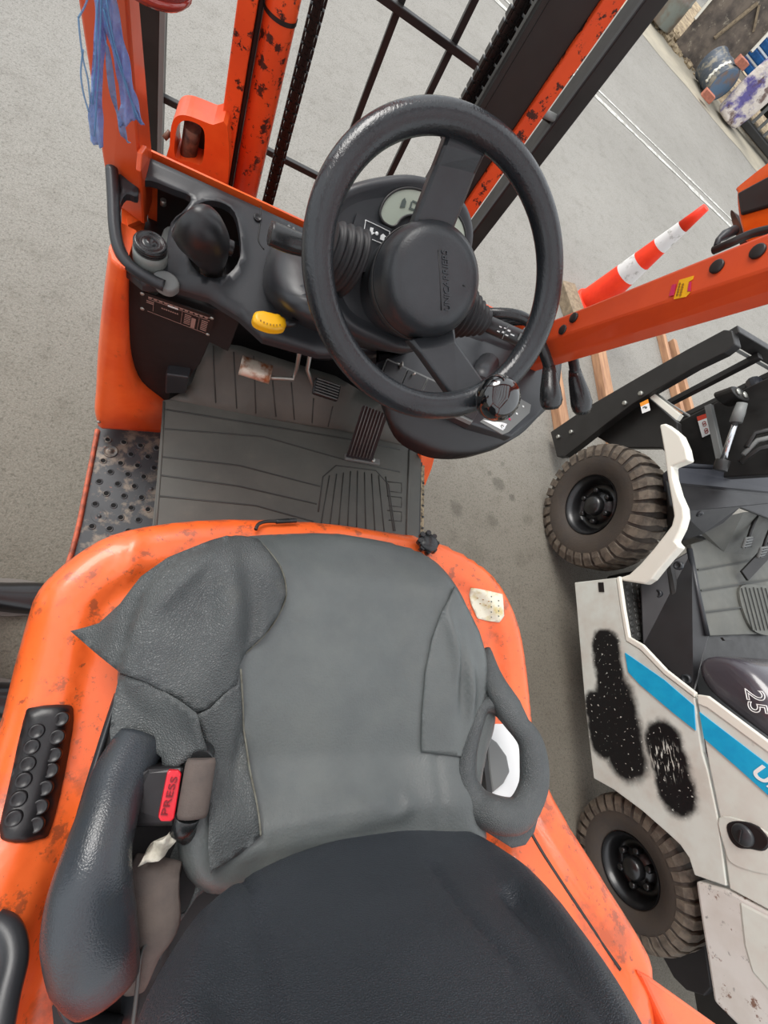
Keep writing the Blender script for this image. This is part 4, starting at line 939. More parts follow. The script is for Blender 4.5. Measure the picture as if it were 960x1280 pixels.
mb = MB(); mb.surf(hole([(206,252),(222,246),(236,256),(230,272),(216,282),(206,300),(200,292)], 3), lambda x, y: (x, y, 1.03), .02, th=.03); tk_ = build('reservoir_bracket', mb, TANKM, DASH, bevel=.004)
mb = MB(); mb.lathe([(.006,.012),(.006,0)], P(204,256,1.045), (0,0,1), 10); build('bracket_bolt', mb, ZINC, tk_)
rc_ = P(188, 302, 1.10)
mb = MB(); mb.lathe([(.030,-.016),(.031,-.03),(.031,-.055),(.026,-.07),(.020,-.075),(.020,-.12)], rc_, (0,0,1), 36); rsv = build('fluid_reservoir', mb, TANKM, OF)
mb = MB(); mb.lathe([(.0285,-.016),(.0285,-.002),(.026,0),(.022,0),(.020,-.002),(.010,-.002),(.009,.0),(.001,.0)], rc_, (0,0,1), 40); cp_ = build('reservoir_cap', mb, GRIP, rsv)
for k in range(3):
    mb = MB(); mb.tube([rc_+V((.0285*math.cos(t), .0285*math.sin(t), -.004-.005*k)) for t in [2*math.pi*j/30 for j in range(30)]], .0012, 5, closed=True); build('cap_ridge', mb, BLACKP, cp_)
mb = MB(); mb.tube([P(203,338,1.03), P(214,346,1.05), P(222,340,1.05)], .004, 8); build('hose_nipple', mb, BLACKP, rsv)
# parking brake lever
mb = MB(); kp_ = [P(262,348,.98), P(264,335,1.04), P(262,322,1.10), P(256,305,1.15), P(248,288,1.185), P(240,276,1.20), P(234,268,1.205)]
mb.tube(cat(kp_, 5, False), [(.025,.024),(.024,.022),(.028,.026),(.040,.034),(.050,.042),(.050,.042),(.044,.038),(.024,.022)], 28); pb = build('parking_brake_lever', mb, mat('satin_black_handle', (30, 31, 33), .38, rvar=.08), OF)
mb = MB(); bq_ = P(272,303,1.16); mb.tube([bq_, bq_+V((.028,.004,-.004))], .014, 18); build('release_button', mb, PLASTIC_D, pb, bevel=.002)
mb = MB(); mb.surf(hole([(238,300),(262,345),(290,345),(297,300),(290,275),(268,330)], 4), lambda x, y: (x, y, 1.0), .02, th=.004); build('lever_boot', mb, PANEL, pb)
# screw, seam, data plate, yellow lever
sq_ = D(322, 273, zd)+V((0,0,.001)); mb = MB(); mb.lathe([(.0085,-.003),(.0085,.003),(.0065,.004),(.005,.0015),(.001,.0012)], sq_, (0,-.3,1), 20); build('cowl_screw', mb, PLASTIC_D, DASH)
def groove(px, zf, r, m_, parent, nm='seam_line', dz=.0005, n=4):
    pts = cat([D(a, b, zf) for a, b in px], n, False)
    for p in pts: p.z = zf(p.x, p.y)+dz
    mb = MB(); mb.tube(pts, (r, r*.5), 5); return build(nm, mb, m_, parent)
groove([(326,258),(325,280),(323,300),(330,312)], zdd, .0016, BLACKP, DASH)
for k, (a, b) in enumerate(((361,283),(367,286))):
    mb = MB(); c_ = D(a, b, zdd)+V((0,0,.001)); mb.prism([c_+V((-.004,-.003,0)), c_+V((.004,-.003,0)), c_+V((0,.005,0))], (0,0,.0006)); build('arrow_mark', mb, GREYP, DASH)
# column lower cover (bulge left of the column)
def ring(cx, cy, z, hx, hy, n=28, e=3.2):
    o = []
    for k in range(n):
        t = 2*math.pi*k/n; c, s_ = math.cos(t), math.sin(t)
        o.append(V((cx+hx*math.copysign(abs(c)**(2/e), c), cy+hy*math.copysign(abs(s_)**(2/e), s_), z)))
    return o
mb = MB(); mb.rings([ring(.23,.98,.72,.10,.08), ring(.235,.96,.85,.13,.09), ring(.245,.90,.98,.17,.11), ring(.25,.85,1.08,.19,.125), ring(.255,.79,1.15,.185,.125), ring(.26,.74,1.19,.15,.10)]); COLC = build('column_cover', mb, PLASTIC, OF, subsurf=1)
yl = [P(a, b, 1.10) for a, b in ((316,399),(319,390),(332,389),(356,397),(356,410),(340,412),(322,406))]
mb = MB(); ylp = [(p.x, p.y) for p in cat(yl, 4)]; mb.surf(ylp, lambda x, y: (x, y, 1.105-rnd(dpoly(x, y, ylp), .006)), .006, th=.012); yv = build('tilt_release_lever', mb, YEL, OF, label='yellow steering tilt release lever')
for k in range(7):
    q = P(326+k*4, 401+k*.9+(k-3)**2*-.25+2, 1.1055); mb = MB(); mb.box(q, (.0026, .0042, .0006)); build('lever_print', mb, YDARK, yv)
mb = MB(); mb.tube([P(355,405,1.095), P(368,404,1.09), P(374,385,1.08)], .008, 10); build('lever_stem', mb, PLASTIC_D, yv)
# vertical black kick panel with data plate, and steering base shadow side
Yk = .76
mb = MB(); mb.prism([P(a, b, Y=Yk) for a, b in ((152,345),(285,392),(300,400),(285,440),(262,428),(250,455),(222,492),(212,500),(190,505),(170,497),(157,475))], (0, .03, 0)); build('kick_panel', mb, PANEL, OF, bevel=.003)
d4 = [P(a, b, Y=Yk-.03) for a, b in ((176,364),(268,396),(262,421),(175,387))]
dw = (d4[1]-d4[0]); 
mb = MB(); mb.prism(d4, (0,.003,0)); DPL = build('data_plate', mb, PLATE, OF)
def dpt(u, v): return d4[0].lerp(d4[1], u).lerp(d4[3].lerp(d4[2], u), v)+V((0,-.0008,0))
def dbox(u0, v0, u1, v1, m_=PLATEP):
    mb = MB(); mb.prism([dpt(u0, v0), dpt(u1, v0), dpt(u1, v1), dpt(u0, v1)], (0, .0006, 0)); build('plate_print', mb, m_, DPL)
for v in (.12, .24, .9): dbox(.10, v, .95, v+.015)
dbox(.36, .20, .50, .27, WHITE)
for k in range(12): dbox(.10+k*.07, .14, .10+k*.07+.045, .20)
for c_, (u, n_) in enumerate(((.08, 2), (.60, 6), (.84, 6))):
    for k in range(n_): dbox(u, .34+k*.085, u+.09, .34+k*.085+.035)
for k in range(8): dbox(.28+k*.03, .45, .30+k*.03, .50)
dbox(.70, .40, .76, .88); dbox(.17, .3, .175, .8); dbox(.56, .3, .565, .88); dbox(.8, .3, .805, .88)
rv = None
for u, v in ((.02,.1),(.03,.9),(.97,.1),(.965,.92)):
    q = dpt(u, v)
    if rv is None: mb = MB(); mb.lathe([(.0045,.0015),(.004,-.001),(.001,-.002)], q, (0,1,0), 12); rv = build('rivet', mb, ZINC, DPL)
    else: dup(rv, q, DPL)
mb = MB(); mb.prism([P(207,468,Y=.73), P(236,472,Y=.73), P(232,492,Y=.73), P(206,492,Y=.73)], (0,.05,0)); build('foot_bracket', mb, PLASTIC, OF, bevel=.004)
# orange front fender leg
rows = [(r.x, r.y, q_.x, q_.y, q_.z) for r, q_ in zip(cat([(136,325,0),(131,365,0),(126,410,0),(122,455,0),(120,495,0),(118,522,0),(120,534,0)], 4, False), cat([(156,335,1.06),(156,372,.98),(156,420,.86),(158,468,.73),(172,498,.62),(206,514,.54),(204,541,.46)], 4, False))]
Lp = [P(a, b, z) for a, b, c, d, z in rows]; Rp = [P(c, d, z) for a, b, c, d, z in rows]
mb = MB(); rr = []
for l_, r_2 in zip(Lp, Rp):
    back = V((0, .10, 0)); rr.append([l_+V((-.006,.03,0)), l_+V((.004,.006,0)), l_+V((.016,0,0)), r_2, r_2+back, l_+back])
mb.rings(rr); build('front_fender', mb, ORANGE, OF)
q = P(124, 526, .52); mb = MB(); mb.lathe([(.005,.002),(.004,-.002),(.001,-.003)], q+V((0,-.004,0)), (0,1,0), 10); build('fender_rivet', mb, ZINC, OF)
# step
ZS = .41
spts = [P(a, b, ZS) for a, b in ((123,528),(207,540),(204,660),(196,720),(90,720),(92,690),(106,610))]
mb = MB(); mb.prism(spts, (0,0,-.02)); STEP = build('step_plate', mb, STEPM, OF, bevel=.002)
st = None
for a, b in ((135,550),(155,553),(176,557),(196,560),(164,568),(185,571),(129,576),(151,579),(172,582),(193,585),(138,590),(160,593),(180,596),(124,602),(147,605),(168,608),(133,617),(155,620),(177,622),(119,630),(142,632),(164,635),(185,637),(151,647),(173,650),(115,658),(137,661),(160,664),(182,667)):
    q = P(a, b, ZS)
    if st is None: mb = MB(); mb.lathe([(.0115,-.001),(.0085,.004),(.0062,.0035),(.006,-.001)], q, (0,0,1), 18, caps=False); st = build('raised_stud', mb, STEPM, STEP)
    else: dup(st, q, STEP)
st2 = None
for a, b in ((135,550),(155,553),(176,557),(196,560),(164,568),(185,571),(129,576),(151,579),(172,582),(193,585),(138,590),(160,593),(180,596),(124,602),(147,605),(168,608),(133,617),(155,620),(177,622),(119,630),(142,632),(164,635),(185,637),(151,647),(173,650),(115,658),(137,661),(160,664),(182,667)):
    q = P(a, b, ZS)+V((0,0,.0012))
    if st2 is None: mb = MB(); mb.lathe([(.0062,-.002),(.0062,.0)], q, (0,0,1), 14); st2 = build('drain_hole', mb, simple('hole_black', (4,4,4), .9), STEP)
    else: dup(st2, q, STEP)
bt2 = None
for a, b in ((138,564),(189,611),(124,645)):
    q = P(a, b, ZS)
    if bt2 is None: mb = MB(); mb.lathe([(.021,0),(.020,.003),(.017,.002),(.013,.0005),(.006,.0005),(.0055,.005),(.001,.0055)], q, (0,0,1), 24); bt2 = build('step_bolt', mb, ZINC if False else STEPM, STEP)
    else: dup(bt2, q, STEP)
mb = MB(); mb.tube(cat([P(a, b, ZS) for a, b in ((122,538),(115,575),(106,620),(99,655),(90,690),(80,720))], 4, False), (.007,.012), 8, up=(0,0,1)); build('step_edge_rail', mb, mat('rusty_orange_edge', (196,96,66), .6, col2=(120,70,56), vs=40), OF)
# floor plate, mat (its own thing), sill
ZF = .62
mb = MB(); mb.prism([P(a, b, ZF-.012) for a, b in ((206,500),(430,520),(527,560),(525,700),(188,700),(198,600))], (0,0,-.03)); build('floor_plate', mb, BLACKP, OF)
mb = MB(); mb.box((.33, .87, .60), (.84, .28, .02)); build('toe_plate', mb, BLACKP, OF)
FM = root('floor_mat', (.3, .5, ZF), 'grey ribbed rubber floor mat under the pedals of the orange forklift', 'mat')
mp_ = [P(a, b, ZF) for a, b in ((204,500),(212,499),(430,537),(500,553),(527,562),(525,620),(523,700),(186,700),(196,600))]
mb = MB(); mb.prism(mp_, (0,0,-.008)); build('mat_sheet', mb, MATM, FM, bevel=.002)
def ridge(px, r=.004, nm='mat_ridge', h=.5, m_=None, z=ZF):
    mb = MB(); mb.tube([P(a, b, z+.0005) for a, b in px], (r, r*h), 6); build(nm, mb, m_ or MATM, FM)
for px in (((206,536),(330,546),(432,575),(500,590)), ((203,571),(300,582),(400,608)), ((201,594),(300,608),(396,630)), ((199,620),(320,632),(392,652))): ridge(px, .0025, m_=GROOVE)
ridge(((207,512),(320,530),(430,548),(500,562)), .003, m_=GROOVE)
ridge(((205,502),(202,560),(197,630),(192,690)), .0035); ridge(((512,562),(510,620),(508,690)), .005, 'mat_edge', .8)
for k in range(9):
    t = k/8; ridge(((lerp(412,482,t), 588+abs(t-.45)*14), (lerp(400,492,t), 664)), .002, 'mat_rib', .8, GROOVE)
for px in (((398,640),(404,596),(420,582),(470,588),(486,606),(494,664)),): ridge(cat([(a, b, 0) for a, b in px], 4, False) if False else px, .0025, m_=GROOVE)
for k in range(3): ridge(((484,602+k*18),(502,604+k*18),(502,616+k*18),(486,614+k*18)), .0018, m_=GROOVE)
# toe board part of the mat
tb0, tb1 = P(212,499,ZF), P(505,556,ZF)
def toe(x, y):
    return ZF+max(0, y-.745)*1.15 if True else 0
TP = [(212,499),(240,478),(258,427),(300,432),(362,452),(420,470),(470,500),(512,540),(505,556),(430,537)]
tpoly = [(p.x, p.y) for p in [D(a, b, toe, .7) for a, b in TP]]
mb = MB(); mb.surf(tpoly, lambda x, y: (x, y, toe(x, y)), .03, th=.008); build('toe_board_flap', mb, MATM, FM)
for px in (((266,432),(270,508)), ((292,440),(296,511)), ((317,445),(320,517)), ((340,470),(345,521)), ((364,478),(368,525)), ((392,498),(390,529)), ((416,508),(410,534))):
    pts = [D(a, b, toe, .7)+V((0,0,.001)) for a, b in px]; mb = MB(); mb.tube(pts, (.002,.0012), 5); build('mat_groove', mb, GROOVE, FM)
mb = MB(); mb.prism([P(524,560,.60), P(531,562,.60), P(529,690,.60), P(523,690,.60)], (0,0,-.02)); build('right_sill', mb, mat('speckled_sill', (176,160,128), .8, col2=(70,62,54), vs=90), OF)
sl = None
for k in range(6):
    q = P(529.5-k*.3, 604+k*14, .602)
    if sl is None: mb = MB(); mb.lathe([(.004,-.002),(.004,.001)], q, (0,0,1), 10); sl = build('sill_hole', mb, BLACKP, OF)
    else: dup(sl, q, OF)
mb = MB(); mb.prism([P(526,560,.66), P(546,562,.66), P(540,585,.58), P(532,606,.52), P(525,608,.52)], (.01,0,-.05)); build('right_fender_tip', mb, ORANGE, OF, bevel=.004)
# pedals
def padbox(c, sx, sy, sz, Rm, nm, m_, bev): mb = MB(); mb.box(c, (sx, sy, sz), Rm); return build(nm, mb, m_, OF, bevel=bev, seg=3)
Rp1 = Matrix.Rotation(-.03, 3, 'Z') @ Matrix.Rotation(.35, 3, 'X')
pc = P(320, 462, .80)
mb = MB(); rr = []
for k in range(9):
    u = (k/8-.5); rr.append([pc+Rp1@V((u*.082, .027*math.cos(t), .008*math.sin(t)-.05*(0)+(.027*math.cos(t))**2*-6)) for t in [2*math.pi*j/20 for j in range(20)]])
mb.rings(rr); p1 = build('brake_pedal', mb, STEEL, OF, label='worn bare metal pedal pad')
mb = MB(); mb.tube([pc+V((.04,-.005,-.01)), P(366,474,.77), P(371,460,.80), P(378,420,.95)], .006, 10); build('pedal_arm', mb, ZINC, p1)
pc = P(408, 487, .79)
p2 = padbox(pc, .080, .052, .016, Rp1, 'inching_pedal', GRIP, .007)
for k in range(6):
    mb = MB(); mb.box(pc+Rp1@V((0, -.020+k*.008, .009)), (.070, .003, .003), Rp1); build('pedal_rib', mb, GREYP, p2)
mb = MB(); mb.tube([pc+V((-.035,0,-.01)), P(384,462,.80), P(390,430,.92)], .006, 10); build('pedal_arm', mb, ZINC, p2)
aq = [P(454,506,.84), P(485,518,.84), P(466,574,.68), P(434,568,.68)]
mb = MB(); mb.prism(aq, (0,-.004,-.012)); p3 = build('accelerator_pedal', mb, PLASTIC, OF, bevel=.003)
for k in range(7):
    t = (k+.7)/8; mb = MB(); mb.tube([aq[0].lerp(aq[1], t)+V((0,-.002,.002)), aq[3].lerp(aq[2], t)+V((0,-.002,.002))], (.0016,.002), 5); build('pedal_rib', mb, GREYP, p3)
for a, b in ((443,571),(466,575)):
    mb = MB(); mb.lathe([(.008,-.005),(.008,.004),(.001,.005)], P(a, b, .665), (0,0,1), 12); build('hinge_bolt', mb, ZINC, p3)
mb = MB(); mb.beam(P(431,571,.655), P(474,578,.655), .02, .01); build('pedal_hinge', mb, GREYP, p3, bevel=.002)

# ---- steering column, cluster, wheel
C0 = V((.268, .532, 1.473)); nn = V((0, -.559, .829)).normalized(); ux = V((1,0,0)); vy = nn.cross(ux)
def W(x, y, s=0): return Pn(x, y, C0+nn*s, nn)
def wr_(s, r, n=32, ox=0, oy=0, e=2.4, rx=1, ry=1):
    o = []
    for k in range(n):
        t = 2*math.pi*k/n; c, s_ = math.cos(t), math.sin(t)
        o.append(C0+nn*s+ux*(ox+r*rx*math.copysign(abs(c)**(2/e), c))+vy*(oy+r*ry*math.copysign(abs(s_)**(2/e), s_)))
    return o
mb = MB(); mb.rings([wr_(-.09,.066), wr_(-.11,.070), wr_(-.15,.072,oy=.0), wr_(-.20,.090,oy=.02), wr_(-.27,.105,oy=.03), wr_(-.36,.11,oy=.02)]); build('steering_column', mb, PLASTIC, OF, subsurf=1)
sb = -.145
bop = cat([W(a, b, sb) for a, b in ((392,300),(398,268),(412,243),(440,226),(480,216),(520,214),(558,226),(584,250),(595,280),(594,310),(583,345),(560,400),(520,440),(470,430),(425,405),(398,350))], 4)
def inset(pts, d, s):
    c_ = sum(pts, V((0,0,0)))/len(pts); return [p+(c_-p).normalized()*d+nn*s for p in pts]
mb = MB(); mb.rings([[p-nn*.13+(sum(bop,V((0,0,0)))/len(bop)-p)*.10 for p in bop], [p-nn*.03 for p in bop], inset(bop,.001,-.012), inset(bop,.006,-.002), inset(bop,.013,.001), inset(bop,.02,-.001), inset(bop,.03,-.006)]); CL = build('instrument_binnacle', mb, PLASTIC, OF)
gl = [W(v.x, v.y, sb+.001) for v in cat([(475,266,0),(480,252,0),(489,242,0),(502,236,0),(520,236,0),(545,246,0),(566,262,0),(578,278,0),(582,296,0),(578,312,0),(566,318,0),(550,300,0),(535,282,0),(522,270,0),(511,269,0),(502,273,0),(496,281,0),(489,283,0),(479,277,0)], 4)]
mb = MB(); mb.prism(gl, -nn*.004); DG = build('display_glass', mb, LCD, CL, label='pale green-grey instrument display')
mb = MB(); mb.tube(gl, (.002, .002), 6, closed=True); build('display_bezel', mb, BLACKP, CL)
def flat(px, s, m_, nm, parent, th=.0012):
    mb = MB(); mb.prism([W(a, b, s) for a, b in px], -nn*th); return build(nm, mb, m_, parent)
flat(((503,250),(506,247),(508,252),(506,259),(500,259)), sb+.0022, PRINT, 'display_symbol', DG)
for px in (((514,252),(516,252),(514,260),(512,260)), ((516,250),(523,253),(522,255),(515,252)), ((521,254),(523,255),(521,262),(519,261)), ((512,259),(521,262),(520,264),(511,261))): flat(px, sb+.0022, PRINT, 'display_symbol', DG)
flat(((572,292),(576,294),(575,302),(571,300)), sb+.0022, PRINT, 'display_symbol', DG)
flat(((446,266),(490,286),(482,318),(468,346),(434,330),(438,295)), sb+.002, PLASTIC_D if False else PLASTIC, 'shift_panel', CL, .004)
fr_ = [W(v.x, v.y, sb+.0032) for v in cat([(457,277,0),(459,276,0),(484,288,0),(487,291,0),(485,302,0),(482,306,0),(458,296,0),(455,292,0)], 3)]
mb = MB(); mb.tube(fr_, (.0007, .0006), 5, closed=True); build('symbol_frame', mb, WHITE, CL)
flat(((463,284),(467,285),(466,290),(469,291),(464,294),(460,289),(462,289)), sb+.0030, WHITE, 'symbol', CL, .0006)
mb = MB(); mb.lathe([(.0028,0),(.0028,.0006),(.001,.0006)], W(471,292,sb+.0028), nn, 14); build('symbol', mb, WHITE, CL)
flat(((479,292),(483,296),(481,296),(480,301),(475,299),(476,294)), sb+.0030, WHITE, 'symbol', CL, .0006)
# bellows and stalks
def bellows(a, b, r0, r1, n, nm, sq=1.0):
    pts, rr = [], []
    for i in range(n*4+1):
        t = i/(n*4); pts.append(a.lerp(b, t)); w_ = .5+.5*math.cos(i*math.pi/2); r = lerp(r0, r1, t)*(1-.16*(1-w_)); rr.append((r, r*sq))
    mb = MB(); mb.tube(pts, rr, 28); return build(nm, mb, BELLOW, OF)
bellows(W(440,330,-.13), W(404,312,-.12), .045, .038, 4, 'column_bellows', 1.25)
dl = [W(400,312,-.115), W(366,303,-.105), W(337,291,-.10)]
mb = MB(); mb.tube(cat(dl, 4, False), [(.011,.011),(.016,.014),(.018,.015),(.0175,.0145)], 20); DL = build('direction_lever', mb, GRIP, OF, bevel=.002)
bellows(W(568,388,-.125), W(606,404,-.12), .046, .020, 6, 'column_bellows', 1.2)
rl = [W(604,402,-.12), W(612,406,-.12), W(655,425,-.115)]
mb = MB(); mb.tube(rl, [(.013,.013),(.014,.014),(.0155,.014)], 20); RL = build('light_stalk', mb, PLASTIC_D, OF, bevel=.001)
def onst(t, w_, wd, ln, m_=WHITE):
    a, b = rl[1], rl[2]; d_ = (b-a).normalized(); c_ = a.lerp(b, t); tocam = (CAM-c_).normalized(); up = (tocam-d_*tocam.dot(d_)).normalized(); sd = d_.cross(up)
    mb = MB(); mb.box(c_+up*.0150+sd*w_, (ln, wd, .001), Matrix((d_, sd, up)).transposed()); build('stalk_print', mb, m_, RL)
for t, w_, a, b in ((.18,.004,.002,.005),(.18,-.004,.002,.005),(.30,.002,.003,.004),(.30,-.005,.002,.004),(.42,.004,.002,.006),(.42,-.004,.003,.006),(.55,0,.002,.008)): onst(t, w_, a, b)
onst(.35, 0, .026, .0012, GREYP)
onst(.80, -.002, .012, .012, GREYP)
# steering wheel
mb = MB(); rim = [C0+ux*(.179*math.cos(t))+vy*(.179*math.sin(t)) for t in [2*math.pi*k/120 for k in range(120)]]
SWm = mb.tube(rim, (.0198, .0185), 28, closed=True, up=tuple(nn)); SW = build('steering_wheel', mb, RIM, OF, label='thick worn black steering wheel')
mb = MB(); mb.lathe([(.060,-.115),(.080,-.095),(.082,-.075),(.080,-.072),(.079,-.045),(.074,-.030),(.064,-.021),(.050,-.017),(.03,-.016),(.001,-.0155)], C0, nn, 56); hb = build('hub_cap', mb, HUBM, SW)
mb = MB(); mb.tube([C0+nn*-.073+ux*(.081*math.cos(t))+vy*(.081*math.sin(t)) for t in [2*math.pi*k/64 for k in range(64)]], .0012, 6, closed=True); build('hub_seam', mb, BLACKP, SW)
def spoke(px, ss_, th, nm='spoke'):
    rr = []
    for (a, b, c_, d_), s in zip(px, ss_):
        A, B = W(a, b, s), W(c_, d_, s); e = (B-A)*.08
        rr.append([A+e, B-e, B-nn*.004, B-nn*th, A-nn*th, A-nn*.004])
    mb = MB(); mb.rings(rr, smooth=False); build(nm, mb, HUBM, SW, bevel=.002)
spoke([(510,296,566,306),(519,272,568,288),(545,205,596,217),(555,180,606,196),(566,148,622,168)], [-.045,-.036,-.020,-.006,-.004], .022)
spoke([(512,425,570,410),(525,440,572,428),(568,500,606,476),(580,520,612,495)], [-.05,-.035,-.012,-.006], .022)
tc_ = W(558, 352, -.0155); tr_ = W(555,313,-.0155)-W(559,388,-.0155); tu_ = W(545,352,-.0155)-W(570,350,-.0155)
text('UNICARRIERS', C0+nn*-.0150+(tc_-C0-nn*-.0155), tr_, tu_, .013, simple('embossed_leather', (46,50,54), .5), SW, depth=.0008, width=.079, shear=.2)
mb = MB(); mb.tube([W(548,312,-.0156), W(552,388,-.0156)], .0006, 5); build('emboss_line', mb, BLACKP, SW)
mb = MB(); mb.box(W(580,355,-.018), (.004,.008,.001)); build('horn_mark', mb, BLACKP, SW)
# spinner knob
kc = W(622, 498, .040)
mb = MB(); base = W(598, 497, .0); mb.tube([base-nn*.01, base+nn*.012], .014, 18); build('knob_clamp', mb, GRIP, SW, bevel=.002)
mb = MB(); mb.tube([base+nn*.01, kc-nn*.014], .009, 16); build('knob_post', mb, GRIP, SW)
mb = MB(); mb.lathe([(.012,-.024),(.027,-.018),(.0325,-.008),(.034,0),(.0325,.009),(.027,.0185),(.017,.024),(.001,.0265)], kc, nn, 44); build('spinner_knob', mb, GLOSS, SW)

# ---- right console
cz = 1.09
con = [(470,452),(540,428),(600,400),(640,402),(692,428),(700,455),(694,492),(672,520),(640,546),(590,530),(540,505),(496,492),(476,478)]
mb = MB(); mb.prism([P(a, b, cz) for a, b in con], (0,0,-.03)); CON = build('right_console', mb, PLASTIC, OF, bevel=.006, seg=3)
top = cat([P(a, b, cz-.02) for a, b in ((470,455),(484,484),(540,508),(596,534),(640,548),(672,522),(696,494),(702,455))], 4, False)
bot = cat([P(a, b, 1.0) for a, b in ((474,500),(492,545),(520,566),(552,574),(592,570),(628,552),(668,520),(690,480))], 4, False); mid_ = [p.lerp(q, .5)+V((0,-.006,-.012)) for p, q in zip(top, bot)]
mb = MB(); mb.rings([[p+V((0,.06,-.01)) for p in bot], bot, mid_, top, [p+V((0,.05,0)) for p in top]]); build('console_underside', mb, PLASTIC_D, OF)
lb_ = [P(a, b, cz+.002) for a, b in ((600,527),(628,543),(636,540),(662,516),(664,506),(650,498),(634,500))]
mb = MB(); mb.prism(lb_, (0,0,-.003)); lbo = build('label_panel', mb, GREYP, CON)
mb = MB(); mb.prism([P(a, b, cz+.0028) for a, b in ((604,525),(629,538),(634,530),(628,528),(612,526))], (0,0,-.001)); build('white_label', mb, WHITE, CON)
mb = MB(); mb.lathe([(.0085,0),(.0085,.001),(.001,.001)], P(628,533,cz+.003), (0,0,1), 20); build('round_symbol', mb, WHITE, CON)
mb = MB(); mb.tube([P(628,533,cz+.0045)+V((.004*math.cos(t), .004*math.sin(t), 0)) for t in [k*.5 for k in range(10)]], .0009, 5); build('arrow_symbol', mb, PRINT, CON)
for a, b, c_ in ((637,524,PINK),(646,517,WHITE),(654,508,WHITE)):
    mb = MB(); mb.box(P(a, b, cz+.003), (.006,.005,.001)); build('panel_mark', mb, c_, CON)
# switch row on the sloping face under the wheel
swq = [P(478,452,1.075), P(600,520,1.075), P(584,535,1.03) , P(468,474,1.03)]
sA, sB, sC, sD = P(484,448,1.106), P(604,503,1.106), P(590,528,1.098), P(474,474,1.098)
mb = MB(); mb.prism([sA, sB, sC, sD], (0,-.002,-.01)); SWP = build('switch_panel', mb, GREYP, CON)
for k in range(5):
    a0, a1 = k/5+.006, (k+1)/5-.006
    q4 = [sA.lerp(sB, a0).lerp(sD.lerp(sC, a0), .1), sA.lerp(sB, a1).lerp(sD.lerp(sC, a1), .1), sA.lerp(sB, a1).lerp(sD.lerp(sC, a1), .9), sA.lerp(sB, a0).lerp(sD.lerp(sC, a0), .9)]
    mb = MB(); mb.prism([p+V((0,-.001,.004)) for p in q4], (0,.001,-.003)); build('switch_blank' if k > 1 else 'switch', mb, PLASTIC_D, CON, bevel=.001)
kq_ = P(513,468,1.10); mb = MB(); mb.tube([kq_+V((0,0,-.01)), kq_+V((0,-.012,.022))], [.003,.002], 8); mb.lathe([(.006,-.004),(.006,0)], kq_, (0,-.3,1), 10); build('toggle', mb, KEYM, CON)
kq_ = P(496,458,1.10); mb = MB(); mb.lathe([(.010,-.004),(.010,.002),(.007,.003)], kq_, (0,-.3,1), 20); mb.box(kq_+V((.004,-.006,.012)), (.003,.012,.02)); build('ignition_key', mb, KEYM, CON)
for a, b in ((360,480),(450,512)):
    pass
# console rear hump
mb = MB(); mb.tube([P(610,455,1.10), P(602,470,1.12), P(600,480,1.13)], [.03,.026,.022], 18); build('console_boss', mb, PLASTIC, CON)
# hydraulic levers
def lever(path, zz, gp_, lab):
    pts = cat([P(a, b, z) for (a, b), z in zip(path, zz)], 5, False)
    mb = MB(); mb.tube(pts, .0135, 14); L = build('hydraulic_lever', mb, GRIP, OF, label=lab)
    g_ = [P(a, b, z) for a, b, z in gp_]
    mb = MB(); mb.tube(g_, [(.015,.015),(.020,.019),(.027,.023),(.031,.025),(.029,.023),(.020,.016)], 20, up=(0,0,1)); build('lever_grip', mb, GRIP, L)
    d_ = (g_[-1]-g_[0]).normalized(); u_ = (CAM-g_[-1]).normalized()
    for k in range(3):
        mb = MB(); mb.box(g_[-1]-d_*.004+V((-.009+k*.008,0,0))+u_*.010, (.005,.0015,.001)); build('grip_print', mb, GREYP, L)
lever([(586,396),(612,392),(645,394),(664,406),(680,440),(687,462)], [1.14,1.19,1.22,1.22,1.20,1.19], [(686,458,1.19),(687,470,1.185),(688,486,1.18),(689,500,1.175),(689,506,1.17),(689,511,1.165)], 'left curved black hydraulic lever')
lever([(620,405),(650,400),(690,406),(708,424),(716,448),(719,468)], [1.13,1.18,1.21,1.21,1.20,1.19], [(718,462,1.19),(720,474,1.185),(724,490,1.18),(727,505,1.175),(728,511,1.17),(729,517,1.165)], 'right curved black hydraulic lever')

# ---- mast, chains, cylinder, tilt bracket
def bx(nm, x0, x1, y0, y1, z0, z1, m_, par=None, bev=.003):
    mb = MB(); mb.box(((x0+x1)/2, (y0+y1)/2, (z0+z1)/2), (x1-x0, y1-y0, z1-z0)); return build(nm, mb, m_, par or OF, bevel=bev)
ML = bx('mast_rail', -.078, -.044, 1.16, 1.30, .1, 2.35, ORANGEWORN); bx('rail_channel', -.044, -.034, 1.19, 1.27, .1, 2.35, BLACKP, ML)
def strut(nm, k, Yv, z0, z1, m_, r):
    mb = MB(); mb.tube([V((k*Yv, Yv, z0)), V((k*Yv, Yv, z1))], r, 24); return build(nm, mb, m_, OF)
LC = strut('lift_cylinder', -.0022, 1.2, .3, 2.3, ORANGEWORN, .031)
q = P(355, 18, Y=1.2); mb = MB(); mb.lathe([(.0325,-.004),(.0325,.004)], (-.0026, 1.2, q.z), (0,0,1), 28, caps=False); build('cylinder_band', mb, BLACKP, LC)
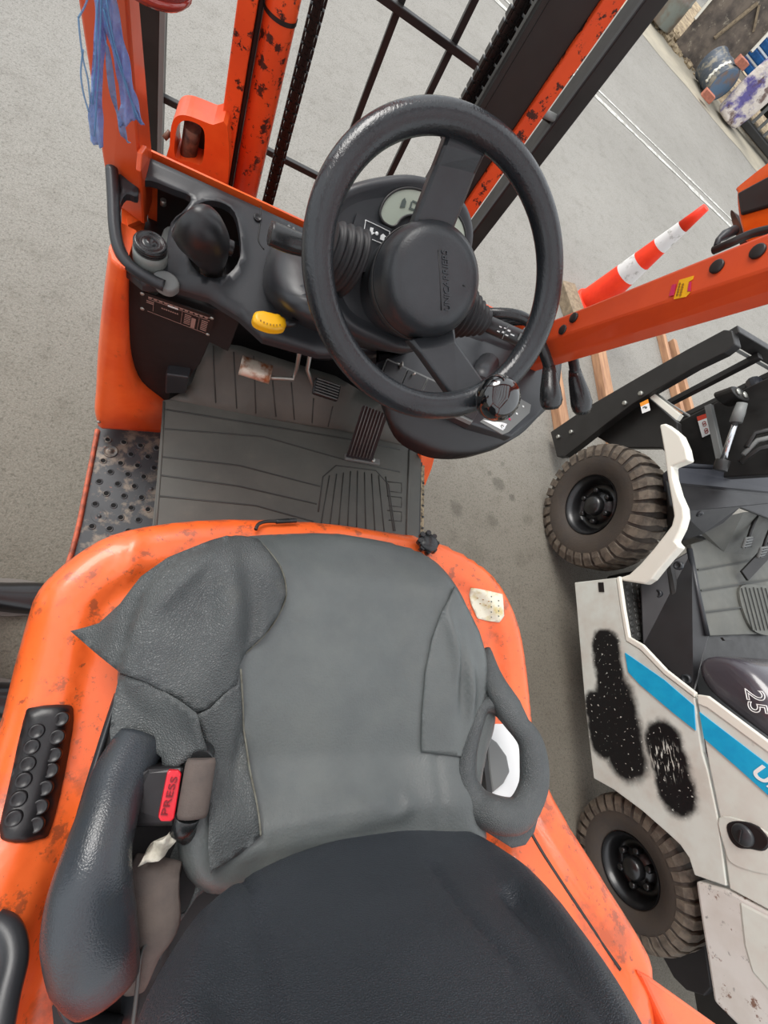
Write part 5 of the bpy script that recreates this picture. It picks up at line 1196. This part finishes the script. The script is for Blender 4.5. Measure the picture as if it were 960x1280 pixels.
def chain(k, Yv, z0, z1, wd):
    mb = MB(); mb.tube([V((k*Yv, Yv, z0-.02)), V((k*Yv, Yv, z0))], .008, 8); CH = build('lift_chain', mb, CHAINM, OF)
    mb = MB(); h = .0105
    for u, hh in ((-.5, 1), (-.26, 1), (.26, 1), (.5, 1)): mb.box((u*wd, 0, 0), (wd*.19, .019, h*1.55))
    mb.box((0, 0, 0), (wd*.5, .011, h*1.1)); mb.box((0, 0, h), (wd*.8, .012, h*.8))
    l0 = build('chain_link', mb, CHAINM, CH, origin=(0,0,0)); l0.location = V((k*Yv, Yv, z0))-WO[CH]
    n = int((z1-z0)/(h*2))
    for i in range(1, n): dup(l0, V((k*Yv, Yv, z0+i*h*2)), CH)
chain(.0485, 1.2, .95, 1.66, .024)
MR = bx('mast_rail', .515, .552, 1.16, 1.31, .1, 2.35, ORANGEWORN); bx('rail_channel', .43, .515, 1.17, 1.29, .1, 2.35, BLACKP, MR); bx('rail_groove_lip', .418, .430, 1.165, 1.185, .1, 2.35, BLACKP, MR, .001)
chain(.333, 1.22, 1.3, 2.0, .026)
mb = MB(); mb.box((XC-.03, 1.24, .35), (.60, .06, .12)); build('mast_cross_member', mb, ORANGE, OF, bevel=.01)
Yb = 1.12
ob_ = [(p.x, p.z) for p in cat([P(a, b, Y=Yb) for a, b in ((211,205),(212,182),(214,158),(220,146),(232,144),(250,150),(266,156),(284,158),(284,228),(262,224))], 3)]
ih_ = [(p.x, p.z) for p in cat([P(a, b, Y=Yb) for a, b in ((219,197),(220,165),(227,152),(240,152),(253,160),(256,175),(252,205),(238,202))], 3)]
mb = MB(); mb.surf(ob_, lambda x, z: (x, Yb, z), .02, vec=(0,.07,0), holes=[ih_], smooth=False); TB = build('tilt_bracket', mb, ORANGE, OF)
mb = MB(); mb.box((-.105, Yb+.062, 1.02), (.10, .01, .12)); build('bracket_back', mb, BLACKP, TB)
mb = MB(); mb.tube([P(234,214,Y=Yb+.03), P(236,190,Y=Yb+.03), P(241,158,Y=Yb+.02)], .018, 20); pn_ = build('bracket_pin', mb, RUST, TB)
mb = MB(); mb.lathe([(.004,0),(.004,-.003)], P(239,167,Y=Yb+.008), (0,1,0), 10); build('pin_hole', mb, BLACKP, pn_)
mb = MB(); mb.tube([P(213,165,Y=Yb+.01), P(205,173,Y=Yb)], .006, 8); build('grease_nipple', mb, RUST, TB)
for x0_, x1_, y0_ in ((.33, .36, 1.0),): pass
# ---- carriage and load backrest
LB = bx('load_backrest', -.315, .80, 1.52, 1.60, .30, .38, BLACKP)
k0, k1 = P(172,90,Y=1).x, P(199,90,Y=1).x
bx('backrest_post', k0*1.52, k1*1.50, 1.50, 1.60, .3, 2.2, BLACKP, LB); bx('post_flange', k1*1.5-.002, k1*1.5+.010, 1.50, 1.515, .3, 2.2, GREYP, LB, .001)
bx('backrest_post', .752, .80, 1.50, 1.58, .3, 2.2, BLACKP, LB); bx('post_lip', .748, .752, 1.50, 1.515, .3, 2.2, PLASTIC, LB, .001)
for kx in (P(455,125,Y=1).x, P(545,100,Y=1).x):
    bx('backrest_bar', kx*1.55-.009, kx*1.55+.009, 1.545, 1.563, .38, 2.2, BLACKP, LB, .002)
for zz in (P(345,193,Y=1.54).z, P(556,52,Y=1.54).z, P(556,52,Y=1.54).z*2-P(345,193,Y=1.54).z):
    bx('backrest_crossbar', -.31, .76, 1.528, 1.545, zz-.009, zz+.009, BLACKP, LB, .002)
q = P(694,148,X=.75); mb = MB(); mb.tube([q, q+V((-.06,-.02,.0))], .01, 10); build('backrest_pin', mb, GREYP, LB)
# ---- overhead guard
def post(nm, corners, par=None):
    mb = MB(); mb.rings(corners, smooth=False); return build(nm, mb, DKORANGE, par or OF, bevel=.006)
def ext(a, b, z): t = (z-a.z)/(b.z-a.z); return a+(b-a)*t
O1, O2 = V((-.258,.93,1.06)), P(97,0,X=-.258); I1 = P(176,212,X=-.182); I2 = P(160,0,X=-.182); F1 = P(190,184,X=-.182); F2 = P(175,0,X=-.182)
def lev(z): o, i, f = ext(O1, O2, z), ext(I1, I2, z), ext(F1, F2, z); return [o, i, f, V((o.x, f.y, z))]
GP = post('guard_pillar', [lev(1.0), lev(1.4), lev(2.1)])
mb = MB(); mb.prism([P(178,192,X=-.17), P(184,183,X=-.17), P(186,200,X=-.17), P(176,216,X=-.17)], (-.008,0,0)); build('pillar_gusset', mb, ORANGE, OF, bevel=.002)
A1, A2 = P(700,396,X=.77), P(960,290,X=.77); B1, B2 = P(700,421,X=.77), P(960,338,X=.77)
C1, C2 = P(700,442,X=.79), P(960,360,X=.79)
def rlev(z): a, b, c_ = ext(A1, A2, z), ext(B1, B2, z), ext(C1, C2, z); return [b, a, a+V((.075,0,0)), V((.845, c_.y, z)), V((.80, c_.y, z))]
GPR = post('guard_pillar', [rlev(1.08), rlev(1.4), rlev(1.7), rlev(2.1)])
pg0 = None
for a, b, r in ((703,412,.009),(717,397,.010),(896,333,.012),(947,314,.012)):
    q = P(a, b, X=.768)
    if pg0 is None: mb = MB(); mb.lathe([(.012,.004),(.012,-.001),(.010,-.002),(.001,-.002)], q, (1,0,0), 24); pg0 = build('pillar_plug', mb, BLACKP, GPR)
    else: dup(pg0, q, GPR)
pa = [P(a, b, X=.7685) for a, b in ((849,350),(867,344.5),(866,349),(861,352),(859,362),(863,365),(857,371),(842,374))]
mb = MB(); mb.prism(pa, (.001,0,0)); sk1 = build('warning_label', mb, YEL, GPR, label='small yellow and pink printed label')
for px in (((840,356),(845,355),(842,369),(836,370)), ((861,353),(864,352),(863,364),(859,364))):
    mb = MB(); mb.prism([P(a, b, X=.7675) for a, b in px], (.001,0,0)); build('label_patch', mb, PINK, sk1)
for a, b, c_, d_ in ((850,353,846,370),(854,354,850,370)):
    for k in range(5):
        q = P(lerp(a, c_, (k+.5)/5), lerp(b, d_, (k+.5)/5), X=.7672); mb = MB(); mb.box(q, (.0006,.004,.0035)); build('label_print', mb, YDARK, sk1)
RF = bx('guard_roof', -.258, -.19, -.95, .66, 2.09, 2.15, DKORANGE); bx('roof_rail', .775, .845, -.95, .66, 2.09, 2.15, DKORANGE, RF)
bx('roof_header', -.258, .845, .60, .68, 2.09, 2.15, DKORANGE, RF); bx('roof_header', -.258, .845, -.98, -.90, 2.09, 2.15, DKORANGE, RF)
for k in range(7): bx('roof_bar', -.06+k*.11, -.045+k*.11, -.9, .6, 2.09, 2.14, DKORANGE, RF)
for sx_ in (-.23, .80):
    mb = MB(); mb.beam((sx_, -.78, 1.1), (sx_, -.93, 2.12), .07, .07, (0,1,0)); build('rear_guard_pillar', mb, DKORANGE, OF, bevel=.006)
# ---- lamps on the guard
lq = P(183, -31, Y=.80); mb = MB(); mb.lathe([(.05,-.0),(.05,.03),(.046,.04),(.02,.045)], lq+V((0,0,.0)), (0,0,1), 36); hl = build('front_lamp', mb, REDLENS, OF, label='round red-orange lamp at the top of the left pillar')
mb = MB(); mb.lathe([(.0515,.006),(.052,.0),(.047,-.006),(.03,-.010),(.001,-.011)], lq, (0,0,1), 36); build('lamp_lens', mb, REDLENS, hl)
XL = .90
lp0 = [P(v.x, v.y, X=XL) for v in cat([(921,240,0),(925,230,0),(1000,180,0),(1040,220,0),(1010,310,0),(940,306,0),(927,286,0),(922,262,0)], 3)]
mb = MB(); mb.prism(lp0, (.07,0,0)); TL = build('turn_signal_lamp', mb, LENS, OF, bevel=.008, seg=3, label='amber turn signal lamp with a black band')
mb = MB(); mb.prism([P(a, b, X=XL-.006) for a, b in ((921,241),(1000,198),(1020,240),(925,268))], (.085,0,0)); build('lamp_band', mb, BLACKP, TL, bevel=.004)
mb = MB(); mb.prism([P(v.x, v.y, X=XL+.01) for v in cat([(913,268,0),(918,266,0),(936,305,0),(938,312,0),(930,311,0),(922,300,0)], 3)], (.05,0,0)); build('lamp_bracket', mb, RUST, TL)
mb = MB(); mb.tube(cat([P(892,313,X=.86), P(915,303,X=.86), P(940,292,X=.87), P(975,284,X=.88)], 4, False), .008, 12); build('lamp_stay', mb, BLACKP, TL)
mb = MB(); mb.tube([P(895,308,X=.86), P(898,300,X=.87), P(906,294,X=.88), P(918,288,X=.90)], [.005,.006,.010,.010], 12); build('lamp_socket', mb, PLASTIC, TL)

# ---- blue plastic film tied on the left pillar
BF = root('plastic_film_strip', (-.24, .78, 1.3), 'torn translucent blue plastic film hanging from the left orange pillar', 'plastic film')
def film(px, Yv, m_, nm='film_strand'):
    pl = [(p.x, p.z) for p in [P(a, b, Y=Yv) for a, b in px]]
    mb = MB(); mb.surf(pl, lambda x, z: (x, Yv+.004*math.sin(x*600)+.003*math.sin(z*90+x*200), z), .004, vec=(0,.0012,0)); build(nm, mb, m_, BF, fix=False)
film(((118,-20),(138,-20),(136,20),(131,60),(128,110),(128,160),(129,184),(122,184),(112,178),(110,160),(113,110),(117,60)), .79, BLUEBAG)
film(((126,-20),(142,-20),(150,30),(160,75),(168,110),(176,140),(181,156),(176,155),(170,150),(162,154),(150,160),(146,150),(151,130),(148,105),(140,70),(132,30)), .78, BLUEBAG)
film(((128,40),(136,60),(142,100),(148,130),(152,150),(160,178),(163,180),(156,178),(147,160),(140,125),(132,80)), .785, BLUEBAG2)
for px in (((98,22),(100,45),(104,75),(110,100),(113,130)), ((112,-10),(106,8),(98,22)), ((104,62),(101,90),(104,115),(111,140)), ((127,-20),(125,50),(122,110),(118,170)), ((133,0),(142,50),(155,95),(170,148)), ((129,10),(145,70),(162,120),(176,154)), ((122,0),(120,60),(116,130))):
    mb = MB(); mb.tube(cat([P(a, b, Y=.775) for a, b in px], 4, False), .0012, 6); build('film_thread', mb, BLUEBAG2, BF)

# ---- person standing at the left
PDX = .10
PR = root('person', (-.62+PDX, .0, 0), 'person in dark trousers and black leather shoes standing beside the hood', 'person')
def skin_body():
    J = {'pelvis': (-.72,.03,.93,.15,.12), 'belly': (-.72,.03,1.08,.15,.11), 'chest': (-.71,.03,1.30,.17,.12), 'neck0': (-.70,.03,1.47,.07,.06), 'neck': (-.69,.03,1.53,.055,.055), 'head0': (-.68,.03,1.60,.075,.085), 'head1': (-.68,.03,1.70,.085,.095), 'head2': (-.68,.03,1.78,.06,.065)}
    E_ = [('pelvis','belly'),('belly','chest'),('chest','neck0'),('neck0','neck'),('neck','head0'),('head0','head1'),('head1','head2')]
    for s_, nm in ((1,'l'),(-1,'r')):
        fx = -.52 if s_ > 0 else -.50
        fyy = .21 if s_ > 0 else -.06
        J['hip'+nm] = (-.72, .03+.09*s_, .86, .10, .10); J['knee'+nm] = (-.69, fyy*.75+.01, .50, .065, .065); J['ank'+nm] = (-.70, fyy, .10, .045, .045)
        E_ += [('pelvis','hip'+nm),('hip'+nm,'knee'+nm),('knee'+nm,'ank'+nm)]
        J['sh'+nm] = (-.71, .03+.20*s_, 1.42, .06, .06); J['el'+nm] = (-.74, .03+.26*s_, 1.13, .045, .045); J['wr'+nm] = (-.68, .03+.27*s_, .88, .03, .026); J['pal'+nm] = (-.66, .03+.27*s_, .80, .022, .040)
        E_ += [('chest','sh'+nm),('sh'+nm,'el'+nm),('el'+nm,'wr'+nm),('wr'+nm,'pal'+nm)]
    return J, E_
J, E_ = skin_body()
def skinned(nm, names, m_, scale=1.0, extra=None, sub=2, rootn=None):
    me = bpy.data.meshes.new(nm); o0 = WO[PR]; idx = {n_: i for i, n_ in enumerate(names)}
    me.from_pydata([V(J[n_][:3])-o0 for n_ in names], [(idx[a], idx[b]) for a, b in E_ if a in idx and b in idx], [])
    o = bpy.data.objects.new(nm, me); COL.objects.link(o); o.parent = PR; WO[o] = o0.copy()
    o.modifiers.new('skin', 'SKIN'); bpy.context.view_layer.update()
    if not me.skin_vertices:
        me.attributes.new('skin', 'FLOAT', 'POINT')
    for n_, i in idx.items():
        sv = me.skin_vertices[0].data[i]; sv.radius = (J[n_][3]*scale, J[n_][4]*scale); sv.use_root = (n_ == (rootn or names[0]))
    m = o.modifiers.new('sub', 'SUBSURF'); m.levels = sub; m.render_levels = sub
    me.materials.append(m_); return o
for s_, nm in ((1,'l'),(-1,'r')):
    px_, py_, pz_ = J['pal'+nm][:3]
    for k in range(4):
        L = (.032,.037,.034,.027)[k]; x_ = px_-.024+.018*k*1.0
        J['f%d1%s' % (k,nm)] = (x_, py_, pz_-.045, .0085, .0085); J['f%d2%s' % (k,nm)] = (x_+.002, py_-.008*s_, pz_-.045-L, .008, .008); J['f%d3%s' % (k,nm)] = (x_+.004, py_-.022*s_, pz_-.045-L*1.75, .007, .007)
        E_ += [('pal'+nm, 'f%d1%s' % (k,nm)), ('f%d1%s' % (k,nm), 'f%d2%s' % (k,nm)), ('f%d2%s' % (k,nm), 'f%d3%s' % (k,nm))]
    J['t1'+nm] = (px_+.03, py_-.012*s_, pz_+.005, .010, .010); J['t2'+nm] = (px_+.045, py_-.022*s_, pz_-.028, .009, .009); E_ += [('pal'+nm,'t1'+nm),('t1'+nm,'t2'+nm)]
for k_ in J: J[k_] = (J[k_][0]+PDX,)+tuple(J[k_][1:])
allj = list(J.keys())
body = skinned('body', allj, SKIN, .92, rootn='pelvis')
def jp(n_, dx=0, dz=0): return V(J[n_][:3])+V((dx, 0, dz))
def clothing(nm, tubes, m_):
    mb = MB()
    for pts, r in tubes: mb.tube(cat(pts, 4, False), r, 18)
    o = build(nm, mb, m_, PR, fix=False); m = o.modifiers.new('remesh', 'REMESH'); m.mode = 'VOXEL'; m.voxel_size = .014; m.use_smooth_shade = True
    m = o.modifiers.new('smooth', 'SMOOTH'); m.iterations = 4; return o
tro = clothing('trousers', [([jp('pelvis',0,.12), jp('pelvis'), jp('pelvis',0,-.12)], [(.15,.12),(.175,.13),(.15,.12)])]+[([jp('hip'+n_,0,.02), jp('hip'+n_,0,-.12), jp('knee'+n_), jp('ank'+n_,0,.16), jp('ank'+n_,.01,.02)], [.105,.10,.078,.072,.078]) for n_ in 'lr'], TROUSER)
shi = clothing('shirt', [([jp('pelvis',0,-.02), jp('belly'), jp('chest'), jp('neck0',0,-.04)], [(.175,.135),(.17,.13),(.20,.135),(.10,.09)])]+[([jp('neck0',0,-.06), jp('sh'+n_), jp('sh'+n_).lerp(jp('el'+n_), .75)], [.085,.082,.066]) for n_ in 'lr'], SHIRT)
hd = V(J['head1'][:3])
mb = MB(); mb.lathe([(.098,-.01),(.104,.03),(.09,.08),(.05,.115),(.001,.125)], hd+V((-.012,0,0)), (0,0,1), 28); build('hair', mb, HAIR, PR)
for s_ in (-1, 1):
    mb = MB(); mb.lathe([(.001,-.012),(.009,-.008),(.012,0),(.009,.008),(.001,.012)], hd+V((.070,.032*s_,-.03)), (1,0,0), 14); build('eye', mb, WHITE, PR)
    mb = MB(); mb.lathe([(.001,-.006),(.018,0),(.028,.008),(.001,.01)], hd+V((-.005,.088*s_,-.035)), (0,s_,0), 14); build('ear', mb, SKIN, PR)
mb = MB(); mb.tube([hd+V((.082,0,-.03)), hd+V((.100,0,-.06)), hd+V((.086,0,-.068))], [.008,.014,.008], 10); build('nose', mb, SKIN, PR)
mb = MB(); mb.tube([hd+V((.075,-.024,-.095)), hd+V((.085,0,-.097)), hd+V((.075,.024,-.095))], .005, 8); build('mouth', mb, simple('lips', (150,90,80), .5), PR)
def shoe(cx, cy, ang):
    Rm = Matrix.Rotation(ang, 3, 'Z'); rr = []
    for x, wd, h in ((-.10,.030,.060),(-.08,.037,.085),(-.02,.038,.090),(.05,.040,.065),(.12,.047,.050),(.17,.042,.040),(.195,.025,.030)):
        rr.append([V((cx, cy, 0))+Rm@V((x, wd*1.25*math.cos(t)*(1 if math.sin(t) < 0 else .92), .018+h*max(0, math.sin(t)) if math.sin(t) > 0 else .018)) for t in [2*math.pi*k/20 for k in range(20)]])
    mb = MB(); mb.rings(rr); sh = build('shoe', mb, SHOE, PR, subsurf=1)
    rr = [[V((cx, cy, z))+Rm@V((.04+.165*math.cos(t), 0.060*math.sin(t), 0)) for t in [2*math.pi*k/28 for k in range(28)]] for z in (.0, .02)]
    mb = MB(); mb.rings(rr); build('sole', mb, mat('pale_sole', (110,104,98), .7), sh)
shoe(-.60+PDX, .215, .05); shoe(-.56+PDX, -.08, -.1)
